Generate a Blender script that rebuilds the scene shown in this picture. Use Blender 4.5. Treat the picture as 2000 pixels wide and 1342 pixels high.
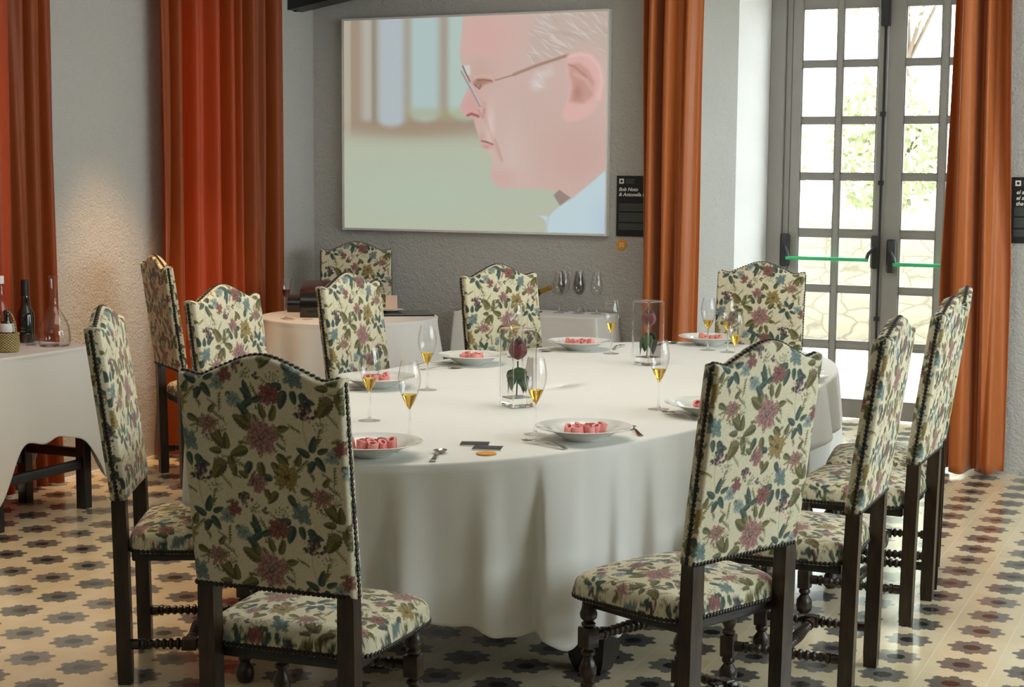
import bpy, bmesh, math, random
import numpy as np
from mathutils import Vector, Matrix
random.seed(7); rng = np.random.default_rng(11)
PI = math.pi
for o in list(bpy.data.objects): bpy.data.objects.remove(o)
S = bpy.context.scene
COL = S.collection
TBL = 0.80                                   # height of the dining table

# ------------------------------------------------------------------ camera
cam = bpy.data.cameras.new('camera'); camo = bpy.data.objects.new('camera', cam); COL.objects.link(camo)
Rt = Vector((0.90820, 0.41847, 0.00764)); Up = Vector((-0.05126, 0.09310, 0.99434)); Fw = Vector((-0.41539, 0.90344, -0.10601))
M = Matrix((Rt, Up, -Fw)).transposed().to_4x4(); M.translation = Vector((0, 0, 1.6409))
camo.matrix_world = M
cam.sensor_width = 36; cam.lens = 55.95; cam.clip_start = 0.05; cam.clip_end = 200
S.camera = camo
S.view_settings.view_transform = 'Standard'; S.view_settings.look = 'None'
S.view_settings.gamma = 1; S.view_settings.use_curve_mapping = False
S.view_settings.exposure = -0.10

# ------------------------------------------------------------------ world, sun, large lights
W = bpy.data.worlds.new('sky'); S.world = W; W.use_nodes = True
bg = W.node_tree.nodes['Background']; bg.inputs[0].default_value = (0.86, 0.93, 1.0, 1); bg.inputs[1].default_value = 11
def light(name, kind, loc, energy, color=(1, 1, 1), to=None, **kw):
    l = bpy.data.lights.new(name, kind); l.energy = energy; l.color = color
    for k, v in kw.items(): setattr(l, k, v)
    o = bpy.data.objects.new(name, l); COL.objects.link(o); o.location = loc
    if to is not None: o.rotation_euler = (Vector(to) - Vector(loc)).to_track_quat('-Z', 'Y').to_euler()
    return o
light('sun', 'SUN', (-10, -8, 12), 4.0, (1, .93, .82), to=(-10 + 6.5, -8 + 4.6, 12 - 6.2), angle=0.02)
# daylight entering through the openings of the room
def portal(name, loc, to, sx, sy):
    o = light(name, 'AREA', loc, 1, to=to, shape='RECTANGLE', size=sx, size_y=sy); o.data.cycles.is_portal = True
portal('portal_door', (-2.2, 10.85, 1.4), (-2.2, 9, 1.4), 1.55, 2.8)
portal('portal_right_window', (1.86, 5.9, 1.8), (0, 5.9, 1.8), 5.0, 1.7)
portal('portal_left_window_near', (-6.1, 5.8, 1.45), (-5, 5.8, 1.45), 1.2, 2.6)
portal('portal_left_window_far', (-6.1, 8.0, 1.45), (-5, 8.0, 1.45), 1.2, 2.6)
# added unseen fill lights for the room; warm spots along the left wall
light('ceiling_fill', 'AREA', (-2.6, 5.6, 3.25), 60, (1, .95, .87), to=(-2.5, 5.7, 0), shape='RECTANGLE', size=2.2, size_y=3.0)  # soft fill added above the table, no fixture modelled
light('near_fill', 'AREA', (-2.4, -1.5, 2.9), 12, (1, .95, .88), to=(-2.4, 2.5, .2), shape='RECTANGLE', size=2.0, size_y=1.5)  # weak fill added behind the camera, out of view
light('wall_spot_near', 'SPOT', (-4.85, 6.75, 2.8), 230, (1, .56, .25), to=(-5.55, 7.0, 0.25), spot_size=.72, spot_blend=1.0, shadow_soft_size=0.08)
light('floor_spot', 'SPOT', (-3.9, 4.9, 3.0), 130, (1, .66, .34), to=(-4.1, 4.6, 0), spot_size=1.1, spot_blend=1.0, shadow_soft_size=0.1)
light('wall_spot_far', 'SPOT', (-4.95, 7.3, 2.75), 90, (1, .62, .32), to=(-5.05, 7.9, 0.6), spot_size=0.8, spot_blend=0.8, shadow_soft_size=0.08)

# ------------------------------------------------------------------ materials
def srgb(c):
    c = np.asarray(c, float) / 255
    return np.where(c <= .04045, c / 12.92, ((c + .055) / 1.055) ** 2.4)
class G:
    """tiny node graph helper"""
    def __init__(s, name):
        s.m = bpy.data.materials.new(name); s.m.use_nodes = True; s.t = s.m.node_tree; s.t.nodes.clear()
        s.out = s.t.nodes.new('ShaderNodeOutputMaterial')
    def n(s, kind, props=None, **ins):
        nd = s.t.nodes.new('ShaderNode' + kind)
        for k, v in (props or {}).items(): setattr(nd, k, v)
        for k, v in ins.items():
            k2 = int(k[1:]) if k[0] == '_' and k[1:].isdigit() else k.replace('_', ' ')
            sk = nd.inputs[k2]
            if isinstance(v, bpy.types.NodeSocket): s.t.links.new(v, sk)
            else: sk.default_value = v
        return nd
    def M(s, op, *a):
        nd = s.t.nodes.new('ShaderNodeMath'); nd.operation = op
        for i, v in enumerate(a):
            if isinstance(v, bpy.types.NodeSocket): s.t.links.new(v, nd.inputs[i])
            else: nd.inputs[i].default_value = v
        return nd.outputs[0]
    def mix(s, f, a, b):
        nd = s.t.nodes.new('ShaderNodeMix'); nd.data_type = 'RGBA'
        for i, v in ((0, f), (6, a), (7, b)):
            if isinstance(v, bpy.types.NodeSocket): s.t.links.new(v, nd.inputs[i])
            else: nd.inputs[i].default_value = (*v, 1) if i and len(v) == 3 else v
        return nd.outputs[2]
    def ramp(s, f, pts):
        nd = s.t.nodes.new('ShaderNodeValToRGB'); s.t.links.new(f, nd.inputs[0]); e = nd.color_ramp.elements
        while len(e) < len(pts): e.new(.5)
        for el, (p, c) in zip(e, pts): el.position = p; el.color = (*c, 1)
        return nd.outputs[0]
    def coord(s, which='Object'): return s.n('TexCoord').outputs[which]
    def noise(s, scale, detail=3, rough=.5, vec=None):
        nd = s.n('TexNoise', None, Scale=scale, Detail=detail, Roughness=rough)
        s.t.links.new(vec if vec is not None else s.coord(), nd.inputs['Vector']); return nd.outputs[0]
    def bump(s, h, strength=.5, dist=.01):
        return s.n('Bump', None, Height=h, Strength=strength, Distance=dist).outputs[0]
    def surf(s, sk): s.t.links.new(sk, s.out.inputs[0]); return s.m
    def pr(s, color, rough=.5, metal=0, normal=None, **kw):
        nd = s.t.nodes.new('ShaderNodeBsdfPrincipled')
        def put(k, v):
            if isinstance(v, bpy.types.NodeSocket): s.t.links.new(v, nd.inputs[k])
            else: nd.inputs[k].default_value = v
        if not isinstance(color, bpy.types.NodeSocket): color = (*color, 1)
        put('Base Color', color); put('Roughness', rough); put('Metallic', metal)
        if normal is not None: put('Normal', normal)
        for k, v in kw.items(): put(k.replace('_', ' '), v)
        return nd.outputs[0]
def plain(name, rgb, rough=.5, metal=0, var=.08, scale=20, bump=0, **kw):
    g = G(name); c = srgb(rgb); n = g.noise(scale, 4)
    col = g.mix(n, tuple(c * (1 - var)), tuple(np.minimum(c * (1 + var), 1)))
    nm = g.bump(g.noise(scale * 6, 3), .3, bump) if bump else None
    return g.surf(g.pr(col, rough, metal, nm, **kw))
MAT = {}
def plaster(name, rgb):
    g = G(name); co = g.coord()
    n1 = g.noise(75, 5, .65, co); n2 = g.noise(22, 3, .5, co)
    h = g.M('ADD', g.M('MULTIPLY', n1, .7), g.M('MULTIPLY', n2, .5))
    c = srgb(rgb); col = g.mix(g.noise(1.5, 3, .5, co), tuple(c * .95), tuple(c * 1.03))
    pit_shade = g.n('MapRange', {'clamp': True}, Value=n1, From_Min=.30, From_Max=.46, To_Min=.45, To_Max=1.0).outputs[0]
    col = g.mix(pit_shade, tuple(c * .86), col)  # shade inside the pits painted into the plaster colour
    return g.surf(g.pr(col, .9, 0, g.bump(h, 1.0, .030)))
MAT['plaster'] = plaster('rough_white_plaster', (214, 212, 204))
MAT['smooth_plaster'] = plain('smooth_white_plaster', (244, 244, 242), .8, var=.02)
MAT['ceiling'] = plain('ceiling_white', (225, 220, 210), .9, var=.03)
def floor_mat():
    g = G('patterned_cement_tiles'); co = g.coord()
    sp = g.n('SeparateXYZ', None, Vector=co); x, y = sp.outputs[0], sp.outputs[1]; T = .22
    X = g.M('DIVIDE', g.M('ADD', x, 1.0195 + T * 60), T); Y = g.M('DIVIDE', g.M('SUBTRACT', y, 8.2604 - T * 80), T)
    fx = g.M('SUBTRACT', g.M('FRACT', g.M('ADD', X, .5)), .5); fy = g.M('SUBTRACT', g.M('FRACT', g.M('ADD', Y, .5)), .5)
    r = g.M('SQRT', g.M('ADD', g.M('MULTIPLY', fx, fx), g.M('MULTIPLY', fy, fy))); a = g.M('ARCTAN2', fy, fx)
    tri = g.M('ABSOLUTE', g.M('SINE', g.M('MULTIPLY', a, 4)))          # eight lobes
    tri = g.M('POWER', g.M('SUBTRACT', 1, tri), .8)
    fine = g.M('ABSOLUTE', g.M('SINE', g.M('MULTIPLY', a, 12)))
    R_ = g.M('ADD', g.M('ADD', .280, g.M('MULTIPLY', tri, .095)), g.M('MULTIPLY', fine, .042))
    def lt(v, lim, w=.012): return g.n('MapRange', {'clamp': True}, Value=g.M('SUBTRACT', v, lim), From_Min=-w, From_Max=w, To_Min=1., To_Max=0.).outputs[0]
    star = lt(r, R_)
    hexr = g.M('ADD', .135, g.M('MULTIPLY', g.M('COSINE', g.M('MULTIPLY', a, 8)), .008))
    core = lt(r, hexr)
    cid = g.n('CombineXYZ', None, X=g.M('FLOOR', g.M('ADD', X, .5)), Y=g.M('FLOOR', g.M('ADD', Y, .5)))
    wn = g.n('TexWhiteNoise', {'noise_dimensions': '3D'}, Vector=cid.outputs[0]).outputs[0]
    cloud = g.noise(5, 4, .6, co)
    base = g.mix(cloud, tuple(srgb((214, 194, 152))), tuple(srgb((236, 224, 194))))
    base = g.mix(g.M('MULTIPLY', wn, .35), base, tuple(srgb((208, 184, 140))))
    grey = g.mix(wn, tuple(srgb((100, 97, 90))), tuple(srgb((124, 120, 112))))
    c = g.mix(star, base, grey); c = g.mix(core, c, tuple(srgb((46, 44, 42))))
    ex = g.M('SUBTRACT', .5, g.M('ABSOLUTE', fx)); ey = g.M('SUBTRACT', .5, g.M('ABSOLUTE', fy))
    gx = lt(ex, .008, .004); gy = lt(ey, .006, .004)
    c = g.mix(g.M('MULTIPLY', gx, .8), c, tuple(srgb((232, 225, 205))))
    c = g.mix(g.M('MULTIPLY', gy, .35), c, tuple(srgb((225, 215, 190))))
    gap = g.M('MAXIMUM', gx, gy)
    nm = g.bump(g.M('SUBTRACT', g.M('MULTIPLY', g.noise(3, 2, .5, co), .6), g.M('MULTIPLY', gap, .25)), .25, .004)
    rough = g.M('ADD', .12, g.M('MULTIPLY', g.noise(9, 3, .5, co), .16))
    return g.surf(g.pr(c, rough, 0, nm, Coat_Weight=.3, Coat_Roughness=.1))
MAT['floor'] = floor_mat()
def wood(name, dark, light_, rough=.35, scale=9):
    g = G(name); co = g.coord()
    mp = g.n('Mapping', None, Vector=co, Scale=(6, 6, 1.0)).outputs[0]
    n = g.noise(scale, 5, .6, mp)
    c = g.ramp(n, [(.3, tuple(srgb(dark))), (.7, tuple(srgb(light_)))])
    return g.surf(g.pr(c, rough, 0, g.bump(n, .25, .003), Coat_Weight=.15, Coat_Roughness=.25))
MAT['walnut'] = wood('dark_walnut', (18, 12, 7), (62, 44, 22))
MAT['blackwood'] = wood('black_stained_wood', (10, 9, 8), (30, 27, 25), .45)
MAT['nail'] = plain('dark_gimp_nails', (34, 30, 22), .4, .35, var=.3)
def fabric():
    g = G('floral_tapestry'); at = g.n('Attribute', {'attribute_name': 'pattern'}).outputs[0]
    co = g.coord(); w1 = g.noise(900, 2, .7, co); w2 = g.noise(60, 3, .5, co)
    f = g.M('ADD', g.M('MULTIPLY', w1, .30), g.M('MULTIPLY', w2, .14))
    c = g.n('Mix', {'data_type': 'RGBA', 'blend_type': 'MULTIPLY'})
    g.t.links.new(at, c.inputs[6]); v = g.M('ADD', f, .80)
    cc = g.n('CombineXYZ', None, X=v, Y=v, Z=v); g.t.links.new(cc.outputs[0], c.inputs[7]); c.inputs[0].default_value = 1
    return g.surf(g.pr(c.outputs[2], .85, 0, g.bump(g.noise(700, 2, .6, co), .35, .0015), Sheen_Weight=.15))
MAT['fabric'] = fabric()
def linen(name, rgb):
    g = G(name); co = g.coord(); n = g.noise(420, 3, .6, co); c = srgb(rgb)
    col = g.mix(g.noise(3, 3, .5, co), tuple(c * .96), tuple(np.minimum(c * 1.02, 1)))
    b = g.M('ADD', g.M('MULTIPLY', n, .15), g.M('MULTIPLY', g.noise(7, 3, .5, co), 1.0))
    return g.surf(g.pr(col, .75, 0, g.bump(b, .3, .006), Sheen_Weight=.2))
MAT['linen'] = linen('white_linen', (226, 224, 216))
def velvet(name, rgb, trans, tw):
    g = G(name); co = g.coord(); c = srgb(rgb)
    mp = g.n('Mapping', None, Vector=co, Scale=(60, 60, 4)).outputs[0]
    n = g.noise(1.0, 4, .6, mp)
    col = g.mix(n, tuple(c * .8), tuple(np.minimum(c * 1.2, 1)))
    nm = g.bump(n, .25, .004)
    p = g.pr(col, .55, 0, nm, Sheen_Weight=.35, Sheen_Roughness=.35)
    t = g.n('BsdfTranslucent', None, Color=(*srgb(trans), 1)).outputs[0]
    ms = g.n('MixShader', None, _0=tw, _1=p, _2=t).outputs[0]
    return g.surf(ms)
MAT['curtain_red'] = velvet('rust_velvet_backlit', (146, 70, 12), (240, 58, 0), .30)
MAT['curtain'] = velvet('rust_velvet', (176, 94, 34), (200, 80, 20), .03)
MAT['china'] = plain('white_china', (228, 230, 222), .12, var=.01, Coat_Weight=.5)
MAT['steel'] = plain('polished_steel', (190, 185, 172), .14, 1, var=.04)
MAT['pink'] = None
def pinkmat():
    g = G('pink_roll'); n = g.noise(60, 4, .6)
    c = g.mix(n, tuple(srgb((222, 98, 98))), tuple(srgb((250, 186, 176))))
    return g.surf(g.pr(c, .45, 0, g.bump(g.noise(200, 3), .3, .002), Subsurface_Weight=.15, Subsurface_Radius=(.01, .004, .003)))
MAT['pink'] = pinkmat()
def thin_glass(name, tint=(1, 1, 1), refl=1.0):
    g = G(name)
    lw = g.n('LayerWeight', None, Blend=.25).outputs['Facing']
    lw = g.n('LayerWeight', None, Blend=.5).outputs['Facing']; fr = g.M('ADD', .035, g.M('MULTIPLY', g.M('POWER', lw, 5.0), .8))
    edge = g.M('POWER', lw, 4.0)
    tcol = g.mix(g.M('MULTIPLY', edge, .32), tint, (.30, .31, .31))
    t = g.n('BsdfTransparent', None, Color=tcol).outputs[0]
    gl = g.n('BsdfGlossy', None, Roughness=.03).outputs[0]
    f = g.M('MINIMUM', g.M('MULTIPLY', fr, refl), 1.0)
    return g.surf(g.n('MixShader', None, _0=f, _1=t, _2=gl).outputs[0])
MAT['thin_glass'] = thin_glass('thin_clear_glass')
MAT['pane'] = thin_glass('window_pane', (.97, .99, .98), .8)
def solid_glass(name, rgb=(1, 1, 1), ior=1.45):
    g = G(name); n = g.noise(3, 1)
    c = g.mix(n, rgb, tuple(np.array(rgb) * .985))
    return g.surf(g.n('BsdfGlass', None, Color=c, Roughness=0.0, IOR=ior).outputs[0])
MAT['glass'] = solid_glass('clear_crystal')
MAT['greenglass'] = plain('dark_green_bottle_glass', (8, 16, 10), .06, var=.2, Coat_Weight=1)
MAT['champagne'] = None
def liquid(name, rgb, dens):
    g = G(name); n = g.noise(8, 2); c = g.mix(n, tuple(np.array(rgb) * .93), rgb)
    t = g.n('BsdfTransparent', None, Color=c).outputs[0]; d = g.pr(c, .05, 0)
    return g.surf(g.n('MixShader', None, _0=dens, _1=t, _2=d).outputs[0])
MAT['champagne'] = solid_glass('golden_sparkling_wine', (1.0, .84, .30), 1.36)
MAT['redwine'] = liquid('red_wine', (.10, .012, .015), .6)
MAT['doorgrey'] = plain('grey_painted_metal', (166, 163, 158), .45, .0, var=.05, scale=8)
MAT['darkmetal'] = plain('dark_painted_metal', (58, 58, 58), .4, .3, var=.1)
MAT['green'] = plain('green_push_bar', (70, 205, 135), .35, var=.05)
MAT['black'] = plain('black_board', (18, 22, 21), .5, var=.1)
MAT['blackgloss'] = plain('black_lacquer', (14, 11, 10), .18, var=.2, Coat_Weight=.6)
MAT['mahogany'] = plain('red_lacquered_wood', (58, 20, 12), .22, var=.3, Coat_Weight=.6)
MAT['white'] = plain('white_print', (235, 235, 228), .6, var=.01)
MAT['greyprint'] = plain('grey_print', (96, 104, 98), .6, var=.25, scale=300)
MAT['orange'] = plain('orange_disc', (222, 150, 30), .45, var=.05)
MAT['kraft'] = plain('pale_note_card', (205, 180, 158), .7, var=.05)
MAT['wicker'] = None
def wicker():
    g = G('golden_wicker'); co = g.coord(); sp = g.n('SeparateXYZ', None, Vector=co)
    a = g.M('ARCTAN2', sp.outputs[1], sp.outputs[0])
    w = g.M('MULTIPLY', g.M('SINE', g.M('MULTIPLY', a, 22)), g.M('SINE', g.M('MULTIPLY', sp.outputs[2], 520)))
    c = g.ramp(g.M('ADD', g.M('MULTIPLY', w, .5), .5), [(.2, tuple(srgb((120, 98, 48)))), (.8, tuple(srgb((226, 206, 140))))])
    return g.surf(g.pr(c, .4, 0, g.bump(w, .8, .004)))
MAT['wicker'] = wicker()
MAT['petal'] = plain('dark_red_petal', (60, 9, 18), .55, var=.35, scale=60, Sheen_Weight=.4)
MAT['petal2'] = plain('outer_rose_petal', (104, 28, 34), .55, var=.35, scale=50, Sheen_Weight=.3)
MAT['leaf'] = plain('rose_leaf', (44, 78, 42), .5, var=.25, scale=60)
MAT['herb'] = plain('green_herb', (46, 92, 34), .5, var=.3, scale=90)
MAT['foil'] = plain('gold_foil', (170, 135, 60), .35, .7, var=.15)
MAT['rosewine'] = liquid('pale_spirit', (.95, .80, .70), .05)

# ------------------------------------------------------------------ object helpers
def meta(o, label=None, cat=None, group=None, kind=None):
    if label: o['label'] = label
    if cat: o['category'] = cat
    if group: o['group'] = group
    if kind: o['kind'] = kind
    return o
def empty(name, loc=(0, 0, 0), rz=0):
    o = bpy.data.objects.new(name, None); COL.objects.link(o); o.location = loc; o.rotation_euler = (0, 0, rz)
    o.empty_display_size = .1; return o
class MB:
    def __init__(s): s.v = []; s.f = []; s.n = 0
    def add(s, vs, fs):
        s.v += [tuple(v) for v in vs]; s.f += [tuple(i + s.n for i in f) for f in fs]; s.n = len(s.v); return s
    def box(s, a, b, bev=0):
        x0, y0, z0 = a; x1, y1, z1 = b
        if not bev:
            vs = [(x0, y0, z0), (x1, y0, z0), (x1, y1, z0), (x0, y1, z0), (x0, y0, z1), (x1, y0, z1), (x1, y1, z1), (x0, y1, z1)]
            return s.add(vs, [(0, 3, 2, 1), (4, 5, 6, 7), (0, 1, 5, 4), (1, 2, 6, 5), (2, 3, 7, 6), (3, 0, 4, 7)])
        e = bev
        def ring(z, i): return [(x0 + i, y0 + e, z), (x0 + e, y0 + i, z), (x1 - e, y0 + i, z), (x1 - i, y0 + e, z), (x1 - i, y1 - e, z), (x1 - e, y1 - i, z), (x0 + e, y1 - i, z), (x0 + i, y1 - e, z)]
        R = [ring(z0, e * .6), ring(z0 + e, 0), ring(z1 - e, 0), ring(z1, e * .6)]
        vs = sum(R, []); fs = [tuple(reversed(range(8))), tuple(range(24, 32))]
        for k in range(3):
            for i in range(8): fs.append((k * 8 + i, k * 8 + (i + 1) % 8, k * 8 + 8 + (i + 1) % 8, k * 8 + 8 + i))
        return s.add(vs, fs)
    def bar(s, p, q, w, h, up=(0, 0, 1)):
        p = Vector(p); q = Vector(q); d = (q - p).normalized(); sd = d.cross(Vector(up)).normalized(); u = sd.cross(d)
        vs = []
        for c in (p, q):
            for a, b in ((-1, -1), (1, -1), (1, 1), (-1, 1)): vs.append(c + sd * a * w / 2 + u * b * h / 2)
        return s.add(vs, [(3, 2, 1, 0), (4, 5, 6, 7), (0, 1, 5, 4), (1, 2, 6, 5), (2, 3, 7, 6), (3, 0, 4, 7)])
    def lathe(s, prof, c=(0, 0, 0), axis=(0, 0, 1), seg=24, square=None):
        """prof: list of (h, r); closed at ends when r = 0"""
        ax = Vector(axis).normalized(); ref = Vector((1, 0, 0)) if abs(ax.x) < .9 else Vector((0, 1, 0))
        a = ax.cross(ref).normalized(); b = ax.cross(a); c = Vector(c); vs = []; fs = []
        for h, r in prof:
            for k in range(seg):
                t = 2 * PI * k / seg; vs.append(c + ax * h + (a * math.cos(t) + b * math.sin(t)) * r)
        for j in range(len(prof) - 1):
            for k in range(seg):
                fs.append((j * seg + k, j * seg + (k + 1) % seg, (j + 1) * seg + (k + 1) % seg, (j + 1) * seg + k))
        if prof[0][1] > 0 and square is not False: fs.append(tuple(reversed(range(seg))))
        if prof[-1][1] > 0 and square is not False: fs.append(tuple((len(prof) - 1) * seg + k for k in range(seg)))
        return s.add(vs, fs)
    def tube(s, pts, r, seg=8):
        pts = [Vector(p) for p in pts]; vs = []; fs = []; n = len(pts); u = None
        for i, p in enumerate(pts):
            d = (pts[min(i + 1, n - 1)] - pts[max(i - 1, 0)]).normalized()
            if u is None: u = d.orthogonal().normalized()
            u = (u - d * u.dot(d)).normalized(); w = d.cross(u); rr = r[i] if hasattr(r, '__len__') else r
            for k in range(seg):
                t = 2 * PI * k / seg; vs.append(p + (u * math.cos(t) + w * math.sin(t)) * rr)
        for j in range(n - 1):
            for k in range(seg): fs.append((j * seg + k, j * seg + (k + 1) % seg, (j + 1) * seg + (k + 1) % seg, (j + 1) * seg + k))
        fs.append(tuple(reversed(range(seg)))); fs.append(tuple((n - 1) * seg + k for k in range(seg)))
        return s.add(vs, fs)
    def build(s, name, mat, parent=None, smooth=True, loc=None, angle=40):
        me = bpy.data.meshes.new(name); me.from_pydata(s.v, [], s.f); me.validate(); me.update()
        return finish(me, name, mat, parent, smooth, loc, angle)
def finish(me, name, mat, parent=None, smooth=True, loc=None, angle=40):
    bm = bmesh.new(); bm.from_mesh(me); bmesh.ops.recalc_face_normals(bm, faces=bm.faces); bm.to_mesh(me); bm.free()
    if mat is not None: me.materials.append(MAT[mat] if isinstance(mat, str) else mat)
    if smooth:
        me.shade_smooth()
        if hasattr(me, 'set_sharp_from_angle'): me.set_sharp_from_angle(angle=math.radians(angle))
    o = bpy.data.objects.new(name, me); COL.objects.link(o)
    if parent is not None: o.parent = parent
    if loc is not None: o.location = loc
    return o
def grid_mesh(name, P, mat, parent=None, wrapu=False, color=None, caps=False, norm=True, attr='pattern', angle=60):
    """P: array (rows, cols, 3) -> quad mesh"""
    r, c, _ = P.shape; idx = np.arange(r * c).reshape(r, c)
    if wrapu: idx = np.concatenate([idx, idx[:, :1]], 1)
    q = np.stack([idx[:-1, :-1], idx[:-1, 1:], idx[1:, 1:], idx[1:, :-1]], -1).reshape(-1, 4)
    me = bpy.data.meshes.new(name)
    me.vertices.add(r * c); me.vertices.foreach_set('co', P.reshape(-1).astype(np.float32))
    me.loops.add(q.size); me.loops.foreach_set('vertex_index', q.reshape(-1).astype(np.int32))
    me.polygons.add(len(q)); me.polygons.foreach_set('loop_start', np.arange(0, q.size, 4, dtype=np.int32))
    me.polygons.foreach_set('loop_total', np.full(len(q), 4, np.int32)); me.update(calc_edges=True)
    if color is not None:
        a = me.color_attributes.new(attr, 'FLOAT_COLOR', 'POINT')
        rgba = np.concatenate([color.reshape(-1, 3), np.ones((r * c, 1))], 1).astype(np.float32); a.data.foreach_set('color', rgba.reshape(-1))
    if norm: return finish(me, name, mat, parent, True, None, angle)
    me.materials.append(MAT[mat] if isinstance(mat, str) else mat); me.shade_smooth()
    o = bpy.data.objects.new(name, me); COL.objects.link(o)
    if parent is not None: o.parent = parent
    return o
def kids(o): return [c for c in bpy.data.objects if c.parent == o]
TREE = {}
def copy_tree(o, parent=None):
    c = o.copy(); COL.objects.link(c)
    if parent is not None: c.parent = parent
    for ch in TREE.get(o.name) or kids(o): copy_tree(ch, c)
    return c
def place(proto, loc, rz, label, used=[]):
    if proto.name in used: o = copy_tree(proto)
    else: o = proto; used.append(proto.name)
    o.location = loc; o.rotation_euler = (0, 0, rz)
    if label: o['label'] = label
    return o

# ------------------------------------------------------------------ floral tapestry, painted by formula on a repeat of 0.60 x 0.34 m
PX = .0008; CW, CH = 750, 425
canvas = np.zeros((CH, CW, 3)); canvas[:] = (195, 187, 157)
def stamp(cx, cy, R, fn):
    for ox, oy in ((0, 0), (.30, .17)):
        i0 = int((cx + ox - R) / PX); i1 = int((cx + ox + R) / PX) + 1; j0 = int((cy + oy - R) / PX); j1 = int((cy + oy + R) / PX) + 1
        ii = np.arange(i0, i1); jj = np.arange(j0, j1)
        u, v = np.meshgrid(ii * PX - cx - ox, jj * PX - cy - oy)
        rgb, al = fn(u, v); ix = np.ix_(jj % CH, ii % CW); al = np.clip(al, 0, 1)[..., None]
        canvas[ix] = canvas[ix] * (1 - al) + rgb * al
def lerp(a, b, t): return np.asarray(a, float) * (1 - t[..., None]) + np.asarray(b, float) * t[..., None]
def petal(cx, cy, ang, L, Wd, light_, mid, dark, off=0):
    ca, sa = math.cos(ang), math.sin(ang); ph = random.random() * 6; dk = random.uniform(.45, .95)
    def fn(u, v):
        a = u * ca + v * sa - off - L / 2; b = -u * sa + v * ca
        wob = 1 + .16 * np.sin(a * 800 + ph) + .12 * np.sin(b * 1300 + a * 500) + .06 * np.sin(a * 2300 + b * 1900)
        d = np.sqrt((a / (L / 2)) ** 2 + (b / Wd) ** 2) / wob
        t = np.clip((a / (L / 2) + 1) / 2, 0, 1)
        c = lerp(mid, light_, np.clip(t * 1.1 - .1 + .28 * np.sin(b * 2600 + ph), 0, 1))
        c = c + (np.asarray(dark, float) - c) * (np.clip((d - .66) * 3.4, 0, dk) + .45 * (np.sin(b * 4200 + ph) > .75) * (t < .75))[..., None].clip(0, 1)
        return c, (1 - d) * 14
    stamp(cx, cy, off + L + .004, fn)
def leaf(cx, cy, ang, L, Wd, light_, dark):
    ca, sa = math.cos(ang), math.sin(ang)
    def fn(u, v):
        a = (u * ca + v * sa) / L; b = (-u * sa + v * ca)
        w = Wd * np.sqrt(np.clip(np.sin(PI * np.clip(a, 0, 1) ** .8), 0, 1)) * (1 - .25 * a) * (1 + .08 * np.sin(a * 40))
        d = np.abs(b) / np.maximum(w, 1e-5)
        c = lerp(light_, dark, np.clip(.30 + .45 * (b > 0) + .35 * np.sin((a * 9 - np.abs(b) / Wd * 1.2) * 2 * PI), 0, 1))
        c = c + (np.asarray(light_, float) * 1.12 - c) * np.clip(1 - np.abs(b) / .0009, 0, 1)[..., None]
        c = c + (np.asarray(dark, float) * .85 - c) * np.clip((d - .70) * 3, 0, .7)[..., None]
        return c, np.where((a > 0) & (a < 1), (1 - d) * 8, 0)
    stamp(cx, cy, L + .004, fn)
def stem(pts, col, w=.0011):
    p = np.array(pts, float)
    n = 10
    for k in range(len(p) - 1):
        for t in np.linspace(0, 1, n, endpoint=False):
            x, y = p[k] * (1 - t) + p[k + 1] * t
            stamp(x, y, .004, lambda u, v: (np.broadcast_to(np.asarray(col, float), u.shape + (3,)), 2 - np.sqrt(u * u + v * v) / w * 1.2))
def dots(cx, cy, R, n, cols, r=.0035):
    for _ in range(n):
        a = random.random() * 2 * PI; q = R * math.sqrt(random.random()); c = random.choice(cols); rr = r * random.uniform(.7, 1.2)
        stamp(cx + q * math.cos(a), cy + q * math.sin(a), rr * 1.6, lambda u, v: (lerp(c, np.asarray(c, float) * .6, np.clip(np.hypot(u, v) / rr, 0, 1)), (1 - np.hypot(u, v) / rr) * 3))
def flower(cx, cy, R, n, cols, layers=3, core=(120, 110, 60), rot=0, squash=1):
    for Ly in range(layers):
        k = 1 - Ly / layers * .78; m = max(5, int(n * (1 - .18 * Ly)))
        for i in range(m):
            a = 2 * PI * i / m + rot + Ly * .4 + random.uniform(-.12, .12)
            kk = k * random.uniform(.78, 1.12); petal(cx + random.uniform(-.05, .05) * R, cy + random.uniform(-.05, .05) * R, a + random.uniform(-.15, .15), R * kk * .78, R * k * 1.9 / m * random.uniform(.7, 1.2), *cols, off=R * kk * .18)
    dots(cx, cy, R * .16, 7, [core, tuple(np.array(core) * .6)], R * .07)
def sprig(cx, cy, ang, L, cols, n=9, lw=.010, pitch=.9):
    pts = [(cx + math.cos(ang + .25 * math.sin(t * 2)) * L * t, cy + math.sin(ang + .25 * math.sin(t * 2)) * L * t) for t in np.linspace(0, 1, 6)]
    stem(pts, cols[1], .0009)
    for i in range(n):
        t = .15 + .85 * i / n; x = cx + math.cos(ang + .25 * math.sin(t * 2)) * L * t; y = cy + math.sin(ang + .25 * math.sin(t * 2)) * L * t
        s = 1 if i % 2 else -1
        leaf(x, y, ang + s * pitch, lw * (1.15 - .5 * t), lw * .22, *cols)
MAUVE = ((176, 138, 126), (126, 84, 78), (78, 46, 46)); BRICK = ((152, 98, 86), (108, 62, 56), (66, 34, 34))
OCHRE = ((166, 146, 88), (118, 98, 48), (74, 62, 32)); BLUE = ((134, 150, 142), (80, 102, 102), (44, 60, 62)); PALE = ((158, 168, 156), (112, 128, 124), (68, 82, 82))
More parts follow.
